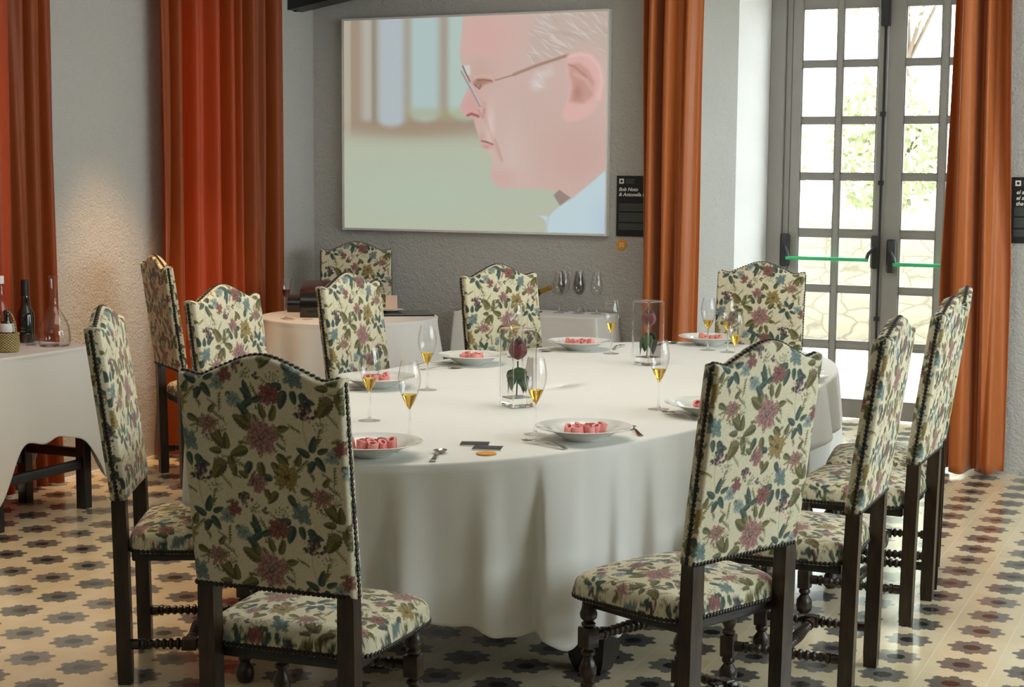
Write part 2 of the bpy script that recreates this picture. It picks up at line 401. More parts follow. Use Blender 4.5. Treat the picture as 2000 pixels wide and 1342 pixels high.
GREEN = ((118, 112, 62), (50, 52, 28)); TEAL = ((74, 92, 78), (30, 46, 42)); OLIVE = ((124, 114, 58), (56, 54, 26)); PURP = ((124, 94, 98), (66, 44, 52))
# coordinates in metres inside the repeat, v upwards
def P_(x, y): return (x * .000524, -(y) * .000524)
# fine twigs first
for (x, y, a, L) in [(300, 330, 1.2, .05), (330, 380, 2.2, .045), (560, 340, .9, .05), (640, 470, 1.9, .06), (790, 480, 1.0, .055), (770, 640, 1.6, .05), (340, 700, 2.0, .05), (250, 640, 1.2, .045), (480, 830, -1.4, .045), (530, 800, -1.0, .05), (680, 600, .5, .05), (390, 560, 2.7, .05), (600, 560, .3, .04), (690, 200, 1.4, .045), (610, 900, 2.4, .04), (420, 460, -2.4, .04)]:
    sprig(*P_(x, y), a, L, random.choice([GREEN, OLIVE, ((150, 140, 100), (92, 84, 52))]), 11, .0085)
for (x, y, L) in [(300, 420, .03), (830, 400, .032), (600, 820, .03), (460, 810, .026), (720, 330, .028), (520, 300, .02), (250, 470, .03)]:
    px_, py_ = P_(x, y)
    for k in range(5):
        a = random.uniform(0, PI); stem([(px_, py_), (px_ + math.cos(a) * L * .7, py_ + math.sin(a) * L * .7)], (110, 104, 60), .0007)
    dots(px_, py_ + L * .3, L * .75, 20, [(96, 88, 54), (130, 126, 74), (120, 82, 84)], .0022)
# leaves
def lv(x, y, a, L, w, c): leaf(*P_(x, y), a, L, w, *c)
for (x, y, a, L, w, c) in [(470, 400, 2.6, .050, .017, OLIVE), (460, 370, 2.0, .045, .012, GREEN), (440, 500, 3.5, .045, .014, GREEN), (540, 350, 1.9, .034, .010, GREEN), (570, 360, 1.2, .036, .010, OLIVE),
        (330, 500, 2.5, .048, .014, OLIVE), (310, 560, 4.1, .052, .019, OLIVE), (340, 540, 5.0, .046, .012, GREEN), (330, 510, 1.6, .038, .011, GREEN), (300, 520, 3.1, .03, .010, GREEN),
        (560, 640, 2.9, .032, .010, TEAL), (580, 700, 4.0, .036, .011, OLIVE), (640, 710, 5.2, .034, .010, GREEN), (700, 680, 5.9, .03, .010, GREEN), (600, 620, 2.2, .03, .009, TEAL),
        (640, 840, 3.3, .038, .012, TEAL), (650, 860, 4.4, .042, .013, TEAL), (690, 860, 4.9, .030, .010, TEAL), (730, 870, 5.3, .040, .012, TEAL), (750, 880, 4.6, .045, .009, TEAL), (740, 900, 6.0, .03, .009, TEAL),
        (470, 290, 1.8, .055, .012, TEAL), (470, 270, 3.7, .032, .010, TEAL), (480, 270, .4, .030, .009, TEAL), (475, 250, 2.5, .030, .009, TEAL), (480, 330, 5.2, .02, .005, GREEN),
        (770, 500, 1.3, .038, .011, TEAL), (760, 520, 2.6, .034, .010, TEAL), (790, 520, 5.3, .036, .011, TEAL), (780, 540, 4.2, .030, .010, TEAL), (800, 500, .4, .028, .008, TEAL),
        (430, 720, 3.7, .026, .008, TEAL), (500, 560, 4.8, .04, .012, GREEN), (560, 560, 5.5, .032, .010, OLIVE), (450, 560, 4.3, .035, .011, TEAL)]:
    lv(x, y, a, L * 1.18, w * 1.12, c)
stem([P_(470, 330), P_(480, 380), P_(520, 430)], (90, 88, 50)); stem([P_(635, 625), P_(690, 740), P_(700, 800)], (96, 92, 52)); stem([P_(740, 300), P_(735, 400), P_(760, 500)], (104, 96, 60))
# blossoms
for (x, y, a, L, w, c) in [(590, 520, 5.6, .04, .014, GREEN), (450, 330, 2.4, .036, .011, TEAL), (600, 400, .2, .034, .011, OLIVE), (690, 570, 1.2, .034, .011, GREEN), (820, 660, .9, .03, .009, GREEN), (850, 740, 5.2, .03, .010, OLIVE), (520, 690, 5.0, .03, .010, OLIVE), (430, 640, 2.6, .03, .010, GREEN), (670, 760, 2.3, .03, .010, TEAL), (600, 250, .6, .026, .009, GREEN), (350, 230, 5.2, .026, .009, GREEN), (330, 180, 3.6, .028, .008, TEAL)]: lv(x, y, a, L, w, c)
flower(*P_(480, 665), .030, 9, MAUVE, 3)
flower(*P_(635, 625), .043, 12, OCHRE, 4, (90, 70, 30))
flower(*P_(520, 440), .054, 13, MAUVE, 5, (104, 128, 108), .2)
flower(*P_(700, 800), .029, 7, BLUE, 3, (150, 140, 70)); flower(*P_(810, 715), .031, 9, MAUVE, 2, (140, 120, 60))
flower(*P_(385, 265), .025, 6, PALE, 2, (150, 150, 90), .8); flower(*P_(300, 190), .024, 6, PALE, 2, (150, 150, 90), .3)
flower(*P_(570, 230), .032, 8, BRICK, 3, (110, 40, 44)); flower(*P_(345, 150), .021, 6, BRICK, 3, (110, 40, 44))
for (x, y, R, n) in [(410, 750, .021, 16), (740, 300, .024, 22), (510, 800, .010, 7), (205, 640, .020, 16)]:
    dots(*P_(x, y), R, n, [PURP[0], PURP[1], (168, 120, 124), (110, 84, 70)], .0048)
for k in range(46):
    x, y = random.uniform(0, .3), random.uniform(0, .34); i, j = int(x / PX) % CW, int(y / PX) % CH
    if canvas[j, i, 0] > 180: sprig(x, y, random.uniform(0, 6.28), random.uniform(.022, .045), random.choice([GREEN, OLIVE, TEAL, ((150, 138, 100), (104, 94, 60)), ((140, 110, 96), (92, 66, 58))]), 9, random.uniform(.005, .009))
for sh_ in range(1):
    canvas = .6 * canvas + .1 * (np.roll(canvas, 1, 0) + np.roll(canvas, -1, 0) + np.roll(canvas, 1, 1) + np.roll(canvas, -1, 1))
gn = rng.normal(0, 1, (CH, CW, 1)); gn = .5 * gn + .25 * (np.roll(gn, 1, 0) + np.roll(gn, -1, 0)); canvas = canvas * (1 + .07 * gn)
canvas_lin = srgb(np.clip(canvas, 0, 255))
def sample(u, v):
    x = np.mod(u / PX, CW); y = np.mod(v / PX, CH); i = np.floor(x).astype(int); j = np.floor(y).astype(int); fx = (x - i)[..., None]; fy = (y - j)[..., None]
    i %= CW; j %= CH; i2 = (i + 1) % CW; j2 = (j + 1) % CH
    return (canvas_lin[j, i] * (1 - fx) + canvas_lin[j, i2] * fx) * (1 - fy) + (canvas_lin[j2, i] * (1 - fx) + canvas_lin[j2, i2] * fx) * fy

# ------------------------------------------------------------------ chair
CWD, ZB, ZC, ZP, RK, TH = .445, .602, 1.152, 1.199, .075, .052
def ztop(x): return ZC + (ZP - ZC) * (0.5 + 0.5 * np.cos(PI * np.clip(np.abs(x) / .175, 0, 1))) ** 1.05 - .010 * np.exp(-((np.abs(x) - .170) / .03) ** 2)
def back_mesh():
    # closed loop section around the panel for every row: rear face, side, front face, side
    nz = 250; nr = 200; nf = 170; ns = 10
    e = .010
    def prof(n): return np.linspace(-1, 1, n)
    rows = []; cols = []
    for j in range(nz):
        s = j / (nz - 1)
        xr = prof(nr) * CWD / 2; xf = prof(nf)[::-1] * CWD / 2
        def zrow(x): return ZB + s * (ztop(x) - ZB)
        def yc(z): return -RK * (z - ZB) / (ZC - ZB)
        dz = min(s, 1 - s) * (ZC - ZB)
        def rnd(d): return e * (1 - np.sqrt(1 - (1 - np.clip(d / e, 0, 1)) ** 2))
        def face(x, front):
            z = zrow(x); d = np.minimum(CWD / 2 - np.abs(x), dz); off = rnd(d)
            puff = (.012 if front else .003) * (1 - (2 * x / CWD) ** 4) * (1 - (2 * s - 1) ** 6)
            y = yc(z) + (TH - off + puff if front else off - puff)
            return np.stack([x, y, z], -1)
        A = face(xr, False); B = face(xf, True)
        def side(sg):
            t = np.linspace(0, 1, ns + 2)[1:-1]; y0, y1 = (A[-1, 1], B[0, 1]) if sg > 0 else (B[-1, 1], A[0, 1])
            x = np.full(ns, sg * CWD / 2) + sg * .002 * np.sin(PI * t); z = np.full(ns, zrow(np.array([CWD / 2]))[0])
            return np.stack([x, y0 + (y1 - y0) * t, z], -1)
        sp, sn = side(1), side(-1)
        rows.append(np.concatenate([A, sp, B, sn]))
        cA = sample(A[:, 0] + .27, A[:, 2] - .891)
        cB = sample(-B[:, 0] + .26, .109 - (B[:, 2] - .93))
        cp = sample(sp[:, 1] + .40, sp[:, 2] + .05); cn = sample(sn[:, 1] + .15, sn[:, 2] + .12)
        cols.append(np.concatenate([cA, cp, cB, cn]))
    P = np.array(rows); C = np.array(cols)
    # close the top and bottom: collapse to a centre line strip
    def cap(row, crow, n=4):
        out = []; oc = []
        nA = nr; y = row[:, 1]; x = row[:, 0]
        ymid = np.interp(x, row[:nr, 0], row[:nr, 1]) * .5 + np.interp(x, row[nr + ns:nr + ns + nf][::-1, 0], row[nr + ns:nr + ns + nf][::-1, 1]) * .5
        for k in range(1, n + 1):
            t = k / n; r = row.copy(); r[:, 1] = y * (1 - t) + ymid * t; r[:, 0] = x * (1 - t * .01); out.append(r)
            cc = sample(r[:, 0] + .3, r[:, 1] + .2); oc.append(cc)
        return out, oc
    to, tc = cap(P[-1], C[-1]); bo, bc = cap(P[0], C[0])
    for k, r in enumerate(to): r[:, 2] += .004 * math.sin((k + 1) / 4 * PI / 2)
    P = np.concatenate([np.array(bo)[::-1], P, np.array(to)]); C = np.concatenate([np.array(bc)[::-1], C, np.array(tc)])
    return P, C
def unroll(x, y, z):
    U = x / .245; V = (y - .258) / .215; m = np.maximum((np.abs(U) ** 6 + np.abs(V) ** 6) ** (1 / 6), 1e-6)
    nx = np.sign(U) * (np.abs(U) / m) ** 3; ny = np.sign(V) * (np.abs(V) / m) ** 3; d = np.maximum(.520 - z, 0)
    return x + nx * d + .08, y + ny * d + .05
def seat_mesh():
    # dome with rounded sides: polar-like square grid
    n = 200; u = np.linspace(-1, 1, n); U, V = np.meshgrid(u, u)
    y = .258 + V * .212; wx = .230 + .020 * (V + 1) / 2; x = U * wx
    # rounded corners
    k = np.maximum(np.abs(U), np.abs(V)) ; q = (np.abs(U) ** 7 + np.abs(V) ** 7) ** (1 / 7)
    sc = np.where(q > 1e-6, k / np.maximum(q, 1e-6), 1); x = x * sc; y = .258 + (y - .258) * sc
    ed = np.clip((1 - k) / .16, 0, 1)
    z = .466 + .036 * np.sqrt(1 - (1 - ed) ** 2) + .024 * (1 - U ** 2) * (1 - V ** 2)
    # pull rim outwards/down
    P = np.stack([x, y, z], -1); C = sample(*unroll(x, y, z))
    return P, C
def studs(pts, nrm, r=.0084):
    mb = MB(); seg = 7
    for p, n in zip(pts, nrm):
        p = Vector(p) - Vector(n) * .001; mb.lathe([(0, r), (r * .35, r * .9), (r * .65, r * .55), (r * .78, 0.0001)], p, n, seg)
    return mb
def make_chair():
    t = empty('dining_chair')
    meta(t, 'high backed chair', 'chair', 'floral tapestry dining chairs')
    P, C = back_mesh(); bk = grid_mesh('backrest', P, 'fabric', t, wrapu=True, color=C, angle=70)
    # nails: up both sides, over the top, along the lower rear edge
    pts = []; nr = []
    st = .0136
    yc = lambda z: -RK * (z - ZB) / (ZC - ZB) + TH * .45
    for sg in (-1, 1):
        z = ZB + .006
        while z < ZC - .004: pts.append((sg * (CWD / 2 + .001), yc(z), z)); nr.append((sg, 0, 0)); z += st
    x = -CWD / 2 + .006
    while x < CWD / 2 - .004:
        z = float(ztop(np.array([x]))[0]); pts.append((x, yc(z) , z + .003)); nr.append((0, 0, 1)); x += st
        pts.append((x - st, .0005, ZB + .006)); nr.append((0, -1, 0))
    studs(pts, nr).build('nail_trim', 'nail', bk)
    P, C = seat_mesh(); s = seat_closed('seat', P, C, t)
    pts = []; nr = []
    for a in np.linspace(0, 2 * PI, 128, endpoint=False):
        U, V = math.cos(a), math.sin(a); m = (abs(U) ** 7 + abs(V) ** 7) ** (1 / 7) ; U /= m; V /= m
        pts.append((U * (.230 + .020 * (V + 1) / 2) * 1.004, .258 + V * .214, .440)); n = Vector((U ** 7 if U > 0 else -abs(U) ** 7, V ** 7 if V > 0 else -abs(V) ** 7, 0)); nr.append(tuple(n.normalized()))
    studs(pts, nr).build('nail_trim', 'nail', s)
    MB().box((-.200, .060, .402), (.200, .428, .432), .004).build('seat_frame', 'blackwood', t)
    for sg in (-1, 1):
        x = sg * (CWD / 2 - .027); mb = MB(); w = .023
        secs = [(.0, .034, w * .92), (.05, .034, w), (.42, .028, w), (.50, .026, w), (.596, .0235, w * .96), (.62, .0250, .018), (.66, .0195, .016)]
        vs = []; fs = []
        for z, y, h in secs:
            vs += [(x - h, y - h, z), (x + h, y - h, z), (x + h, y + h, z), (x - h, y + h, z)]
        for j in range(len(secs) - 1):
            for k in range(4): fs.append((j * 4 + k, j * 4 + (k + 1) % 4, j * 4 + 4 + (k + 1) % 4, j * 4 + 4 + k))
        fs += [(3, 2, 1, 0), tuple(len(secs) * 4 - 4 + k for k in range(4))]
        mb.add(vs, fs); mb.build('leg', 'walnut', t)
    fx, fy = .200, .415
    for sg in (-1, 1):
        mb = MB(); b = .0235
        mb.box((sg * fx - b, fy - b, .285), (sg * fx + b, fy + b, .345), .004)
        mb.box((sg * fx - b, fy - b, .095), (sg * fx + b, fy + b, .165), .004)
        mb.lathe([(.345, .012), (.350, .020), (.356, .021), (.362, .014), (.372, .024), (.384, .026), (.396, .022), (.404, .020), (.436, .018)], (sg * fx, fy, 0), seg=20)
        mb.lathe([(.165, .013), (.171, .021), (.178, .021), (.183, .015), (.192, .017), (.205, .024), (.222, .026), (.240, .020), (.252, .014), (.259, .014), (.265, .021), (.273, .021), (.279, .014), (.285, .014)], (sg * fx, fy, 0), seg=20)
        mb.lathe([(.0, .017), (.008, .026), (.028, .030), (.050, .028), (.064, .018), (.070, .014), (.077, .021), (.086, .021), (.095, .015)], (sg * fx, fy, 0), seg=20)
        mb.build('leg', 'walnut', t)
    def turned(L, sq=.045):
        pr = [(0, .017), (sq * .6, .017), (sq * .62, .012), (sq * .75, .019), (sq * .95, .019), (sq, .012)]; h = sq + .004; end = L - sq
        n = max(3, int((end - h) / .021)); d = (end - h) / n; mid = n / 2
        for i in range(n):
            r = .0155 + .0045 * math.exp(-((i + .5 - mid) / (n * .25)) ** 2); pr += [(h + d * .12, .0115), (h + d * .35, r), (h + d * .65, r), (h + d * .88, .0115)]; h += d
        pr += [(L - sq, .012), (L - sq * .95, .019), (L - sq * .75, .019), (L - sq * .62, .012), (L - sq * .6, .017), (L, .017)]
        return pr
    for sg in (-1, 1):
        L = fy - .055 - .02; mb = MB().lathe(turned(L), (sg * fx, .053, .130), (0, 1, 0), 16)
        mb.box((sg * fx - .019, .215, .111), (sg * fx + .019, .262, .149), .003)
        mb.build('side_stretcher', 'walnut', t)
    MB().lathe(turned(2 * fx - .036), (-fx + .018, .238, .130), (1, 0, 0), 16).build('cross_stretcher', 'walnut', t)
    mb = MB().lathe(turned(2 * fx - .044), (-fx + .022, fy, .315), (1, 0, 0), 16)
    mb.build('front_stretcher', 'walnut', t)
    return t
def seat_closed(name, P, C, parent):
    # add skirt rows around by welding border down to z = .425
    n = P.shape[0]
    ring = np.concatenate([P[0, :], P[1:, -1], P[-1, -2::-1], P[-2:0:-1, 0]]); 
    me_v = list(P.reshape(-1, 3)); cols = list(C.reshape(-1, 3))
    idx = np.arange(n * n).reshape(n, n)
    q = np.stack([idx[:-1, :-1], idx[:-1, 1:], idx[1:, 1:], idx[1:, :-1]], -1).reshape(-1, 4)
    rid = np.concatenate([idx[0, :], idx[1:, -1], idx[-1, -2::-1], idx[-2:0:-1, 0]])
    prev = rid; base = n * n; quads = [q]
    ctr = np.array([0, .258])
    for k, (dz, out) in enumerate([(.010, 1.012), (.018, 1.014), (.026, 1.010), (.034, 1.0)]):
        r = ring.copy(); r[:, :2] = ctr + (ring[:, :2] - ctr) * out; r[:, 2] = .466 - dz
        ids = base + np.arange(len(r)); base += len(r); me_v += list(r)
        cols += list(sample(*unroll(r[:, 0], r[:, 1], r[:, 2])))
        quads.append(np.stack([prev, np.roll(prev, -1), np.roll(ids, -1), ids], -1)); prev = ids
    V = np.array(me_v); Q = np.concatenate(quads)
    me = bpy.data.meshes.new(name); me.from_pydata(V.tolist(), [], Q.tolist() + [list(map(int, prev))]); me.update()
    a = me.color_attributes.new('pattern', 'FLOAT_COLOR', 'POINT')
    a.data.foreach_set('color', np.concatenate([np.array(cols), np.ones((len(V), 1))], 1).astype(np.float32).reshape(-1))
    return finish(me, name, 'fabric', parent, True, None, 75)
chair0 = make_chair(); TREE[chair0.name] = None
CHAIRS = [
 (-2.152, 3.272, .087, 'largest floral tapestry chair, seen squarely from behind at the near left of the table'),
 (-1.203, 4.177, 1.159, 'big floral tapestry chair at the near right, seat turned left under the table edge'),
 (-1.039, 5.058, 1.579, 'floral tapestry chair seen edge-on, directly behind the near right chair'),
 (-1.028, 6.001, 1.556, 'floral tapestry chair seen edge-on in front of the right-hand rust curtain'),
 (-1.068, 6.578, 1.713, 'floral tapestry chair mostly hidden by the edge-on chair before the right-hand curtain'),
 (-2.234, 7.865, 3.217, 'floral tapestry chair facing us at the table end in front of the glazed door'),
 (-3.252, 6.980, 4.230, 'floral tapestry chair facing us in front of the tilted bottle and serving table'),
 (-3.534, 6.056, 4.656, 'floral tapestry chair directly in front of the small round table with the box'),
 (-3.570, 5.162, 4.705, 'floral tapestry chair facing right in front of the red glowing curtain'),
 (-3.326, 4.165, -1.073, 'floral tapestry chair at the left end, leaning outward beside the bottle table'),
 (-5.180, 6.870, -.640, 'shaded floral tapestry chair seen from behind, standing by the white wall between red curtains'),
 (-5.120, 8.760, 3.70, 'dark-lit floral tapestry chair against the wall behind the small round table'),
]
for x, y, a, lab in CHAIRS: place(chair0, (x, y, 0), a, lab)

# ------------------------------------------------------------------ room
def struct(mb, name, mat, smooth=False): return meta(mb.build(name, mat, None, smooth), kind='structure')
XL, YB, XR, YR = -5.64, 9.10, 1.9, -3.0
SL = .165
def zc(x): return 2.86 + SL * (x - XL)
struct(MB().box((XL - .5, YR, -.1), (XR + .4, YB, 0)).box((-2.97, YB, -.1), (-1.32, 10.9, 0)), 'floor', 'floor')
H = 4.3
wl = MB()
Y1, Y2, Y3, Y4 = 5.0, 6.10, 7.50, 8.12
for a, b in ((YR, Y1), (Y2, Y3), (Y4, YB + .4)): wl.box((XL - .45, a, 0), (XL, b, H))
for a, b in ((Y1, Y2), (Y3, Y4)): wl.box((XL - .45, a, 2.72), (XL, b, H)); wl.box((XL - .45, a, 0), (XL, b, .06))
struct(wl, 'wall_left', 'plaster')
wb = MB()
DX0, DX1 = -2.97, -1.32
wb.box((XL, YB, 0), (DX0, YB + .75, H)); wb.box((DX1, YB, 0), (XR + .4, YB + .75, H)); wb.box((DX0, YB, 2.9), (DX1, YB + .75, H))
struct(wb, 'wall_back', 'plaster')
jm = MB(); jm.box((DX0 - .2, YB + .75, 0), (DX0, 10.9, 3.2)); jm.box((DX1, YB + .75, 0), (DX1 + .2, 10.9, 3.2)); jm.box((DX0, YB + .75, 2.9), (DX1, 10.9, 3.2))
struct(jm, 'trim_1', 'smooth_plaster')
wr = MB()
wr.box((XR, YR, 0), (XR + .4, 3.4, H)); wr.box((XR, 8.4, 0), (XR + .4, YB, H)); wr.box((XR, 3.4, 0), (XR + .4, 8.4, .95)); wr.box((XR, 3.4, 2.65), (XR + .4, 8.4, H))
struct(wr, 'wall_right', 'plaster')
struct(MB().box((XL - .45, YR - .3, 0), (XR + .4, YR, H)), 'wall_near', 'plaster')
cl = MB(); x0, x1 = XL - .5, XR + .5
cl.add([(x0, YR - .3, zc(x0)), (x1, YR - .3, zc(x1)), (x1, YB + .5, zc(x1)), (x0, YB + .5, zc(x0)), (x0, YR - .3, zc(x0) + .15), (x1, YR - .3, zc(x1) + .15), (x1, YB + .5, zc(x1) + .15), (x0, YB + .5, zc(x0) + .15)], [(0, 1, 2, 3), (7, 6, 5, 4), (0, 4, 5, 1), (1, 5, 6, 2), (2, 6, 7, 3), (3, 7, 4, 0)])
struct(cl, 'ceiling', 'ceiling')
# dark rafter in the far left corner
bm_ = MB(); a = 2.672
for_b = [(XL, 8.79, a), (XL, 8.96, a), (XL, 8.96, zc(XL)), (XL, 8.79, zc(XL))]
d = 6.9
bm_.add(for_b + [(x + d, y, z + SL * d) for x, y, z in for_b], [(0, 1, 2, 3), (7, 6, 5, 4), (0, 4, 5, 1), (1, 5, 6, 2), (2, 6, 7, 3), (3, 7, 4, 0)])
bm_.box((XL, 8.86, a - .004), (XL + .02, 8.89, a))
struct(bm_, 'trim_2', 'blackwood')
struct(MB().box((XL, Y2 + .02, 0), (XL + .012, Y3 - .02, .0151)), 'baseboard_left', 'smooth_plaster')
# windows behind the left curtains and on the right
def casement(name, x, ya, yb, z0, z1, nx, nz, w=.05):
    f = MB()
    for y in np.linspace(ya + w / 2, yb - w / 2, nx + 1): f.box((x - .02, y - w / 2, z0), (x + .02, y + w / 2, z1))
    for z in np.linspace(z0 + w / 2, z1 - w / 2, nz + 1): f.box((x - .02, ya, z - w / 2), (x + .02, yb, z + w / 2))
    o = struct(f, name, 'doorgrey'); MB().box((x - .003, ya + .02, z0 + .02), (x + .003, yb - .02, z1 - .02)).build('glass_pane', 'pane', o, False)
    return o
casement('window_1', XL - .35, Y1, Y2, .06, 2.72, 4, 6)
casement('window_2', XL - .35, Y3, Y4, .06, 2.72, 4, 6)
casement('window_3', XR + .3, 3.4, 8.4, .95, 2.65, 6, 2)

# ------------------------------------------------------------------ glazed double door
YD = 10.65
ZROWS = [(2.751, 2.404), (2.367, 2.031), (1.993, 1.659), (1.621, 1.284), (1.239, .907), (.869, .534), (.489, .141)]
def leaf_door(name, x0, x1, pane_cols):
    f = MB(); xs = [x0] + [v for p in pane_cols for v in p] + [x1]
    for i in range(0, len(xs), 2):
        w = .045 if 0 < i < len(xs) - 2 else .055
        f.box((xs[i], YD - w / 2 - .01, .02), (xs[i + 1], YD + w / 2, 2.86), .004)
    zs = [2.86] + [v for p in ZROWS for v in p] + [.02]
    for i in range(0, len(zs), 2):
        for (a_, b_) in pane_cols: f.box((a_ - .002, YD - .022, zs[i + 1]), (b_ + .002, YD + .018, zs[i]))
    # glazing beads
    for (t_, b) in ZROWS:
        for (l, r) in pane_cols:
            for q in ((l, b, l + .008, t_), (r - .008, b, r, t_), (l, t_ - .008, r, t_), (l, b, r, b + .008)): f.box((q[0], YD - .03, q[1]), (q[2], YD - .015, q[3]))
    o = struct(f, name, 'doorgrey')
    g = MB()
    for (t_, b) in ZROWS:
        for (l, r) in pane_cols: g.box((l, YD - .003, b), (r, YD + .003, t_))
    g.build('glass_pane', 'pane', o, False)
    return o
d1 = leaf_door('door_1', -2.822, -2.190, [(-2.758, -2.522), (-2.484, -2.250)])
d2 = leaf_door('door_2', -2.184, -1.53, [(-2.076, -1.842), (-1.798, -1.60)])
fr = MB(); fr.box((DX0, YD - .06, 0), (-2.868, YD + .06, 2.9), .005); fr.box((-2.868, YD - .03, 0), (-2.826, YD + .05, 2.9), .004)
fr.box((-1.524, YD - .03, 0), (-1.45, YD + .05, 2.9), .004); fr.box((-1.45, YD - .06, 0), (DX1, YD + .06, 2.9), .005); fr.box((-2.826, YD - .03, 2.865), (-1.524, YD + .05, 2.9))
struct(fr, 'trim_3', 'doorgrey')
def panic(leafo, xa, xb, z):
    for x in (xa, xb):
        h = MB(); h.box((x - .028, YD - .095, z - .06), (x + .028, YD - .035, z + .16), .012); h.tube([(x, YD - .09, z + .08), (x + (.03 if x == xa else -.03), YD - .14, z + .04), (x + (.04 if x == xa else -.04), YD - .15, z)], .012, 8)
        h.build('latch_case', 'darkmetal', leafo)
    MB().tube([(xa + .03, YD - .15, z), (xb - .03, YD - .15, z)], .013, 10).build('push_bar', 'green', leafo)
panic(d1, -2.835, -2.225, 1.094); panic(d2, -2.12, -1.60, 1.07)
rd = MB(); rd.tube([(-2.205, YD - .05, .35), (-2.205, YD - .05, 2.80)], .008, 8)
for z in (2.05, 1.6, .7): rd.box((-2.222, YD - .062, z - .015), (-2.188, YD - .03, z + .015))
rd.box((-2.235, YD - .085, 2.62), (-2.175, YD - .03, 2.84), .006)
rd.build('bolt_rod', 'darkmetal', d1)

# ------------------------------------------------------------------ outside
def stone():
    g = G('dry_stone'); co = g.coord(); mp = g.n('Mapping', None, Vector=co, Scale=(1, 1, 1.5)).outputs[0]
    wv = g.n('TexNoise', None, Vector=mp, Scale=2.5, Detail=2.0).outputs[1]
    ad = g.n('VectorMath', {'operation': 'MULTIPLY_ADD'}); g.t.links.new(wv, ad.inputs[0]); ad.inputs[1].default_value = (.25, .25, .25); g.t.links.new(mp, ad.inputs[2])
    v = g.n('TexVoronoi', {'feature': 'DISTANCE_TO_EDGE'}, Vector=ad.outputs[0], Scale=3.2).outputs[0]
    c = g.ramp(v, [(.0, tuple(srgb((84, 76, 58)))), (.05, tuple(srgb((118, 112, 96))))])
    c = g.mix(g.M('MULTIPLY', g.noise(6, 3), .5), c, tuple(srgb((126, 122, 108))))
    return g.surf(g.pr(c, .9, 0, g.bump(v, .6, .05)))
MAT['stone'] = stone()
MAT['gravel'] = plain('pale_gravel', (214, 206, 190), .9, var=.1, scale=40)
MAT['foliage'] = plain('sunlit_foliage', (162, 166, 128), .7, var=.35, scale=9)
MAT['bark'] = plain('tree_bark', (96, 84, 70), .9, var=.2)
struct(MB().box((-16, 10.9, -.12), (14, 15.6, -.01)), 'trim_4', 'gravel')
meta(bpy.data.objects['trim_4'], kind='structure'); bpy.data.objects['trim_4'].name = 'floor_terrace'
mb = MB(); nx = 60
P = np.zeros((14, nx, 3))
xs = np.linspace(-16, 14, nx); prof = [(15.55, -.05), (15.5, .2), (15.5, .5), (15.52, .8), (15.5, 1.05), (15.55, 1.2), (15.65, 1.27), (15.8, 1.28), (15.95, 1.25), (16.05, 1.1), (16.05, .8), (16.05, .5), (16.05, .2), (16.05, -.05)]
for i, (y, z) in enumerate(prof):
    P[i, :, 0] = xs; P[i, :, 1] = y + rng.normal(0, .015, nx); P[i, :, 2] = z + (rng.normal(0, .03, nx) if z > 1 else 0)
o = grid_mesh('stone_wall', P, 'stone'); meta(o, 'pale sunlit dry stone garden wall outside beyond the glazed door', 'wall')
struct(MB().box((-16, 16.0, -.12), (14, 40, .55)), 'ground', 'gravel'); bpy.data.objects['ground'].name = 'floor_garden'
def blob(name, c, r, n, sz, mat, label, cat, trunk=None, group=None):
    t = empty(name, (c[0], c[1], trunk[0] if trunk else .55)); meta(t, label, cat, group)
    base = t.location.z; mb = MB(); R = random.Random(int(c[0] * 100))
    for _ in range(n):
        while True:
            p = Vector((R.uniform(-1, 1), R.uniform(-1, 1), R.uniform(-1, 1)))
            if p.length < 1: break
        p = Vector((p.x * r[0], p.y * r[1], c[2] - base + p.z * r[2])); d = Vector((R.uniform(-1, 1), R.uniform(-1, 1), R.uniform(-1, 1))).normalized(); e = d.orthogonal().normalized()
        s = sz * R.uniform(.6, 1.3); mb.add([p - d * s, p + e * s * .45, p + d * s, p - e * s * .45 + Vector((0, 0, s * .2))], [(0, 1, 2, 3)])
    mb.build('foliage', mat, t, False)
    tb = MB(); top = c[2] - base
    tb.tube([(0, 0, 0), (.04, 0, top * .5), (-.03, .02, top)], [.09 if trunk else .04, .07 if trunk else .03, .03], 8)
    for k in range(6 if trunk else 3):
        a = k * 1.1; tb.tube([(0, 0, top * .6), (math.cos(a) * r[0] * .7, math.sin(a) * r[1] * .7, top + r[2] * .4)], [.035, .008], 6)
    tb.build('trunk' if trunk else 'stem', 'bark', t)
    return t
for i, (x, y, z, rx, rz, lab) in enumerate([
    (-5.1, 17.2, 1.75, .75, .75, 'leafy green bush behind the stone wall, seen through the left door leaf'),
    (-3.65, 17.8, 2.0, .65, .9, 'tall pale green bush seen through the middle of the glazed door'),
    (-2.2, 17.3, 1.7, .65, .7, 'low yellow-green bush seen through the right door leaf')]):
    blob('garden_bush', (x, y, z), (rx, .7, rz), 1500, .07, 'foliage', lab, 'bush', None, 'bushes beyond the stone wall')
blob('garden_tree', (-4.5, 23.0, 4.9), (1.5, 1.3, 1.3), 2200, .08, 'foliage', 'slender tree with thin crown seen through the upper door panes, left leaf', 'tree', (.55,), 'trees beyond the stone wall')
blob('garden_tree', (-2.5, 20.0, 4.4), (1.1, 1.1, 1.4), 1800, .07, 'foliage', 'thin branched tree seen through the upper panes of the right door leaf', 'tree', (.55,), 'trees beyond the stone wall')

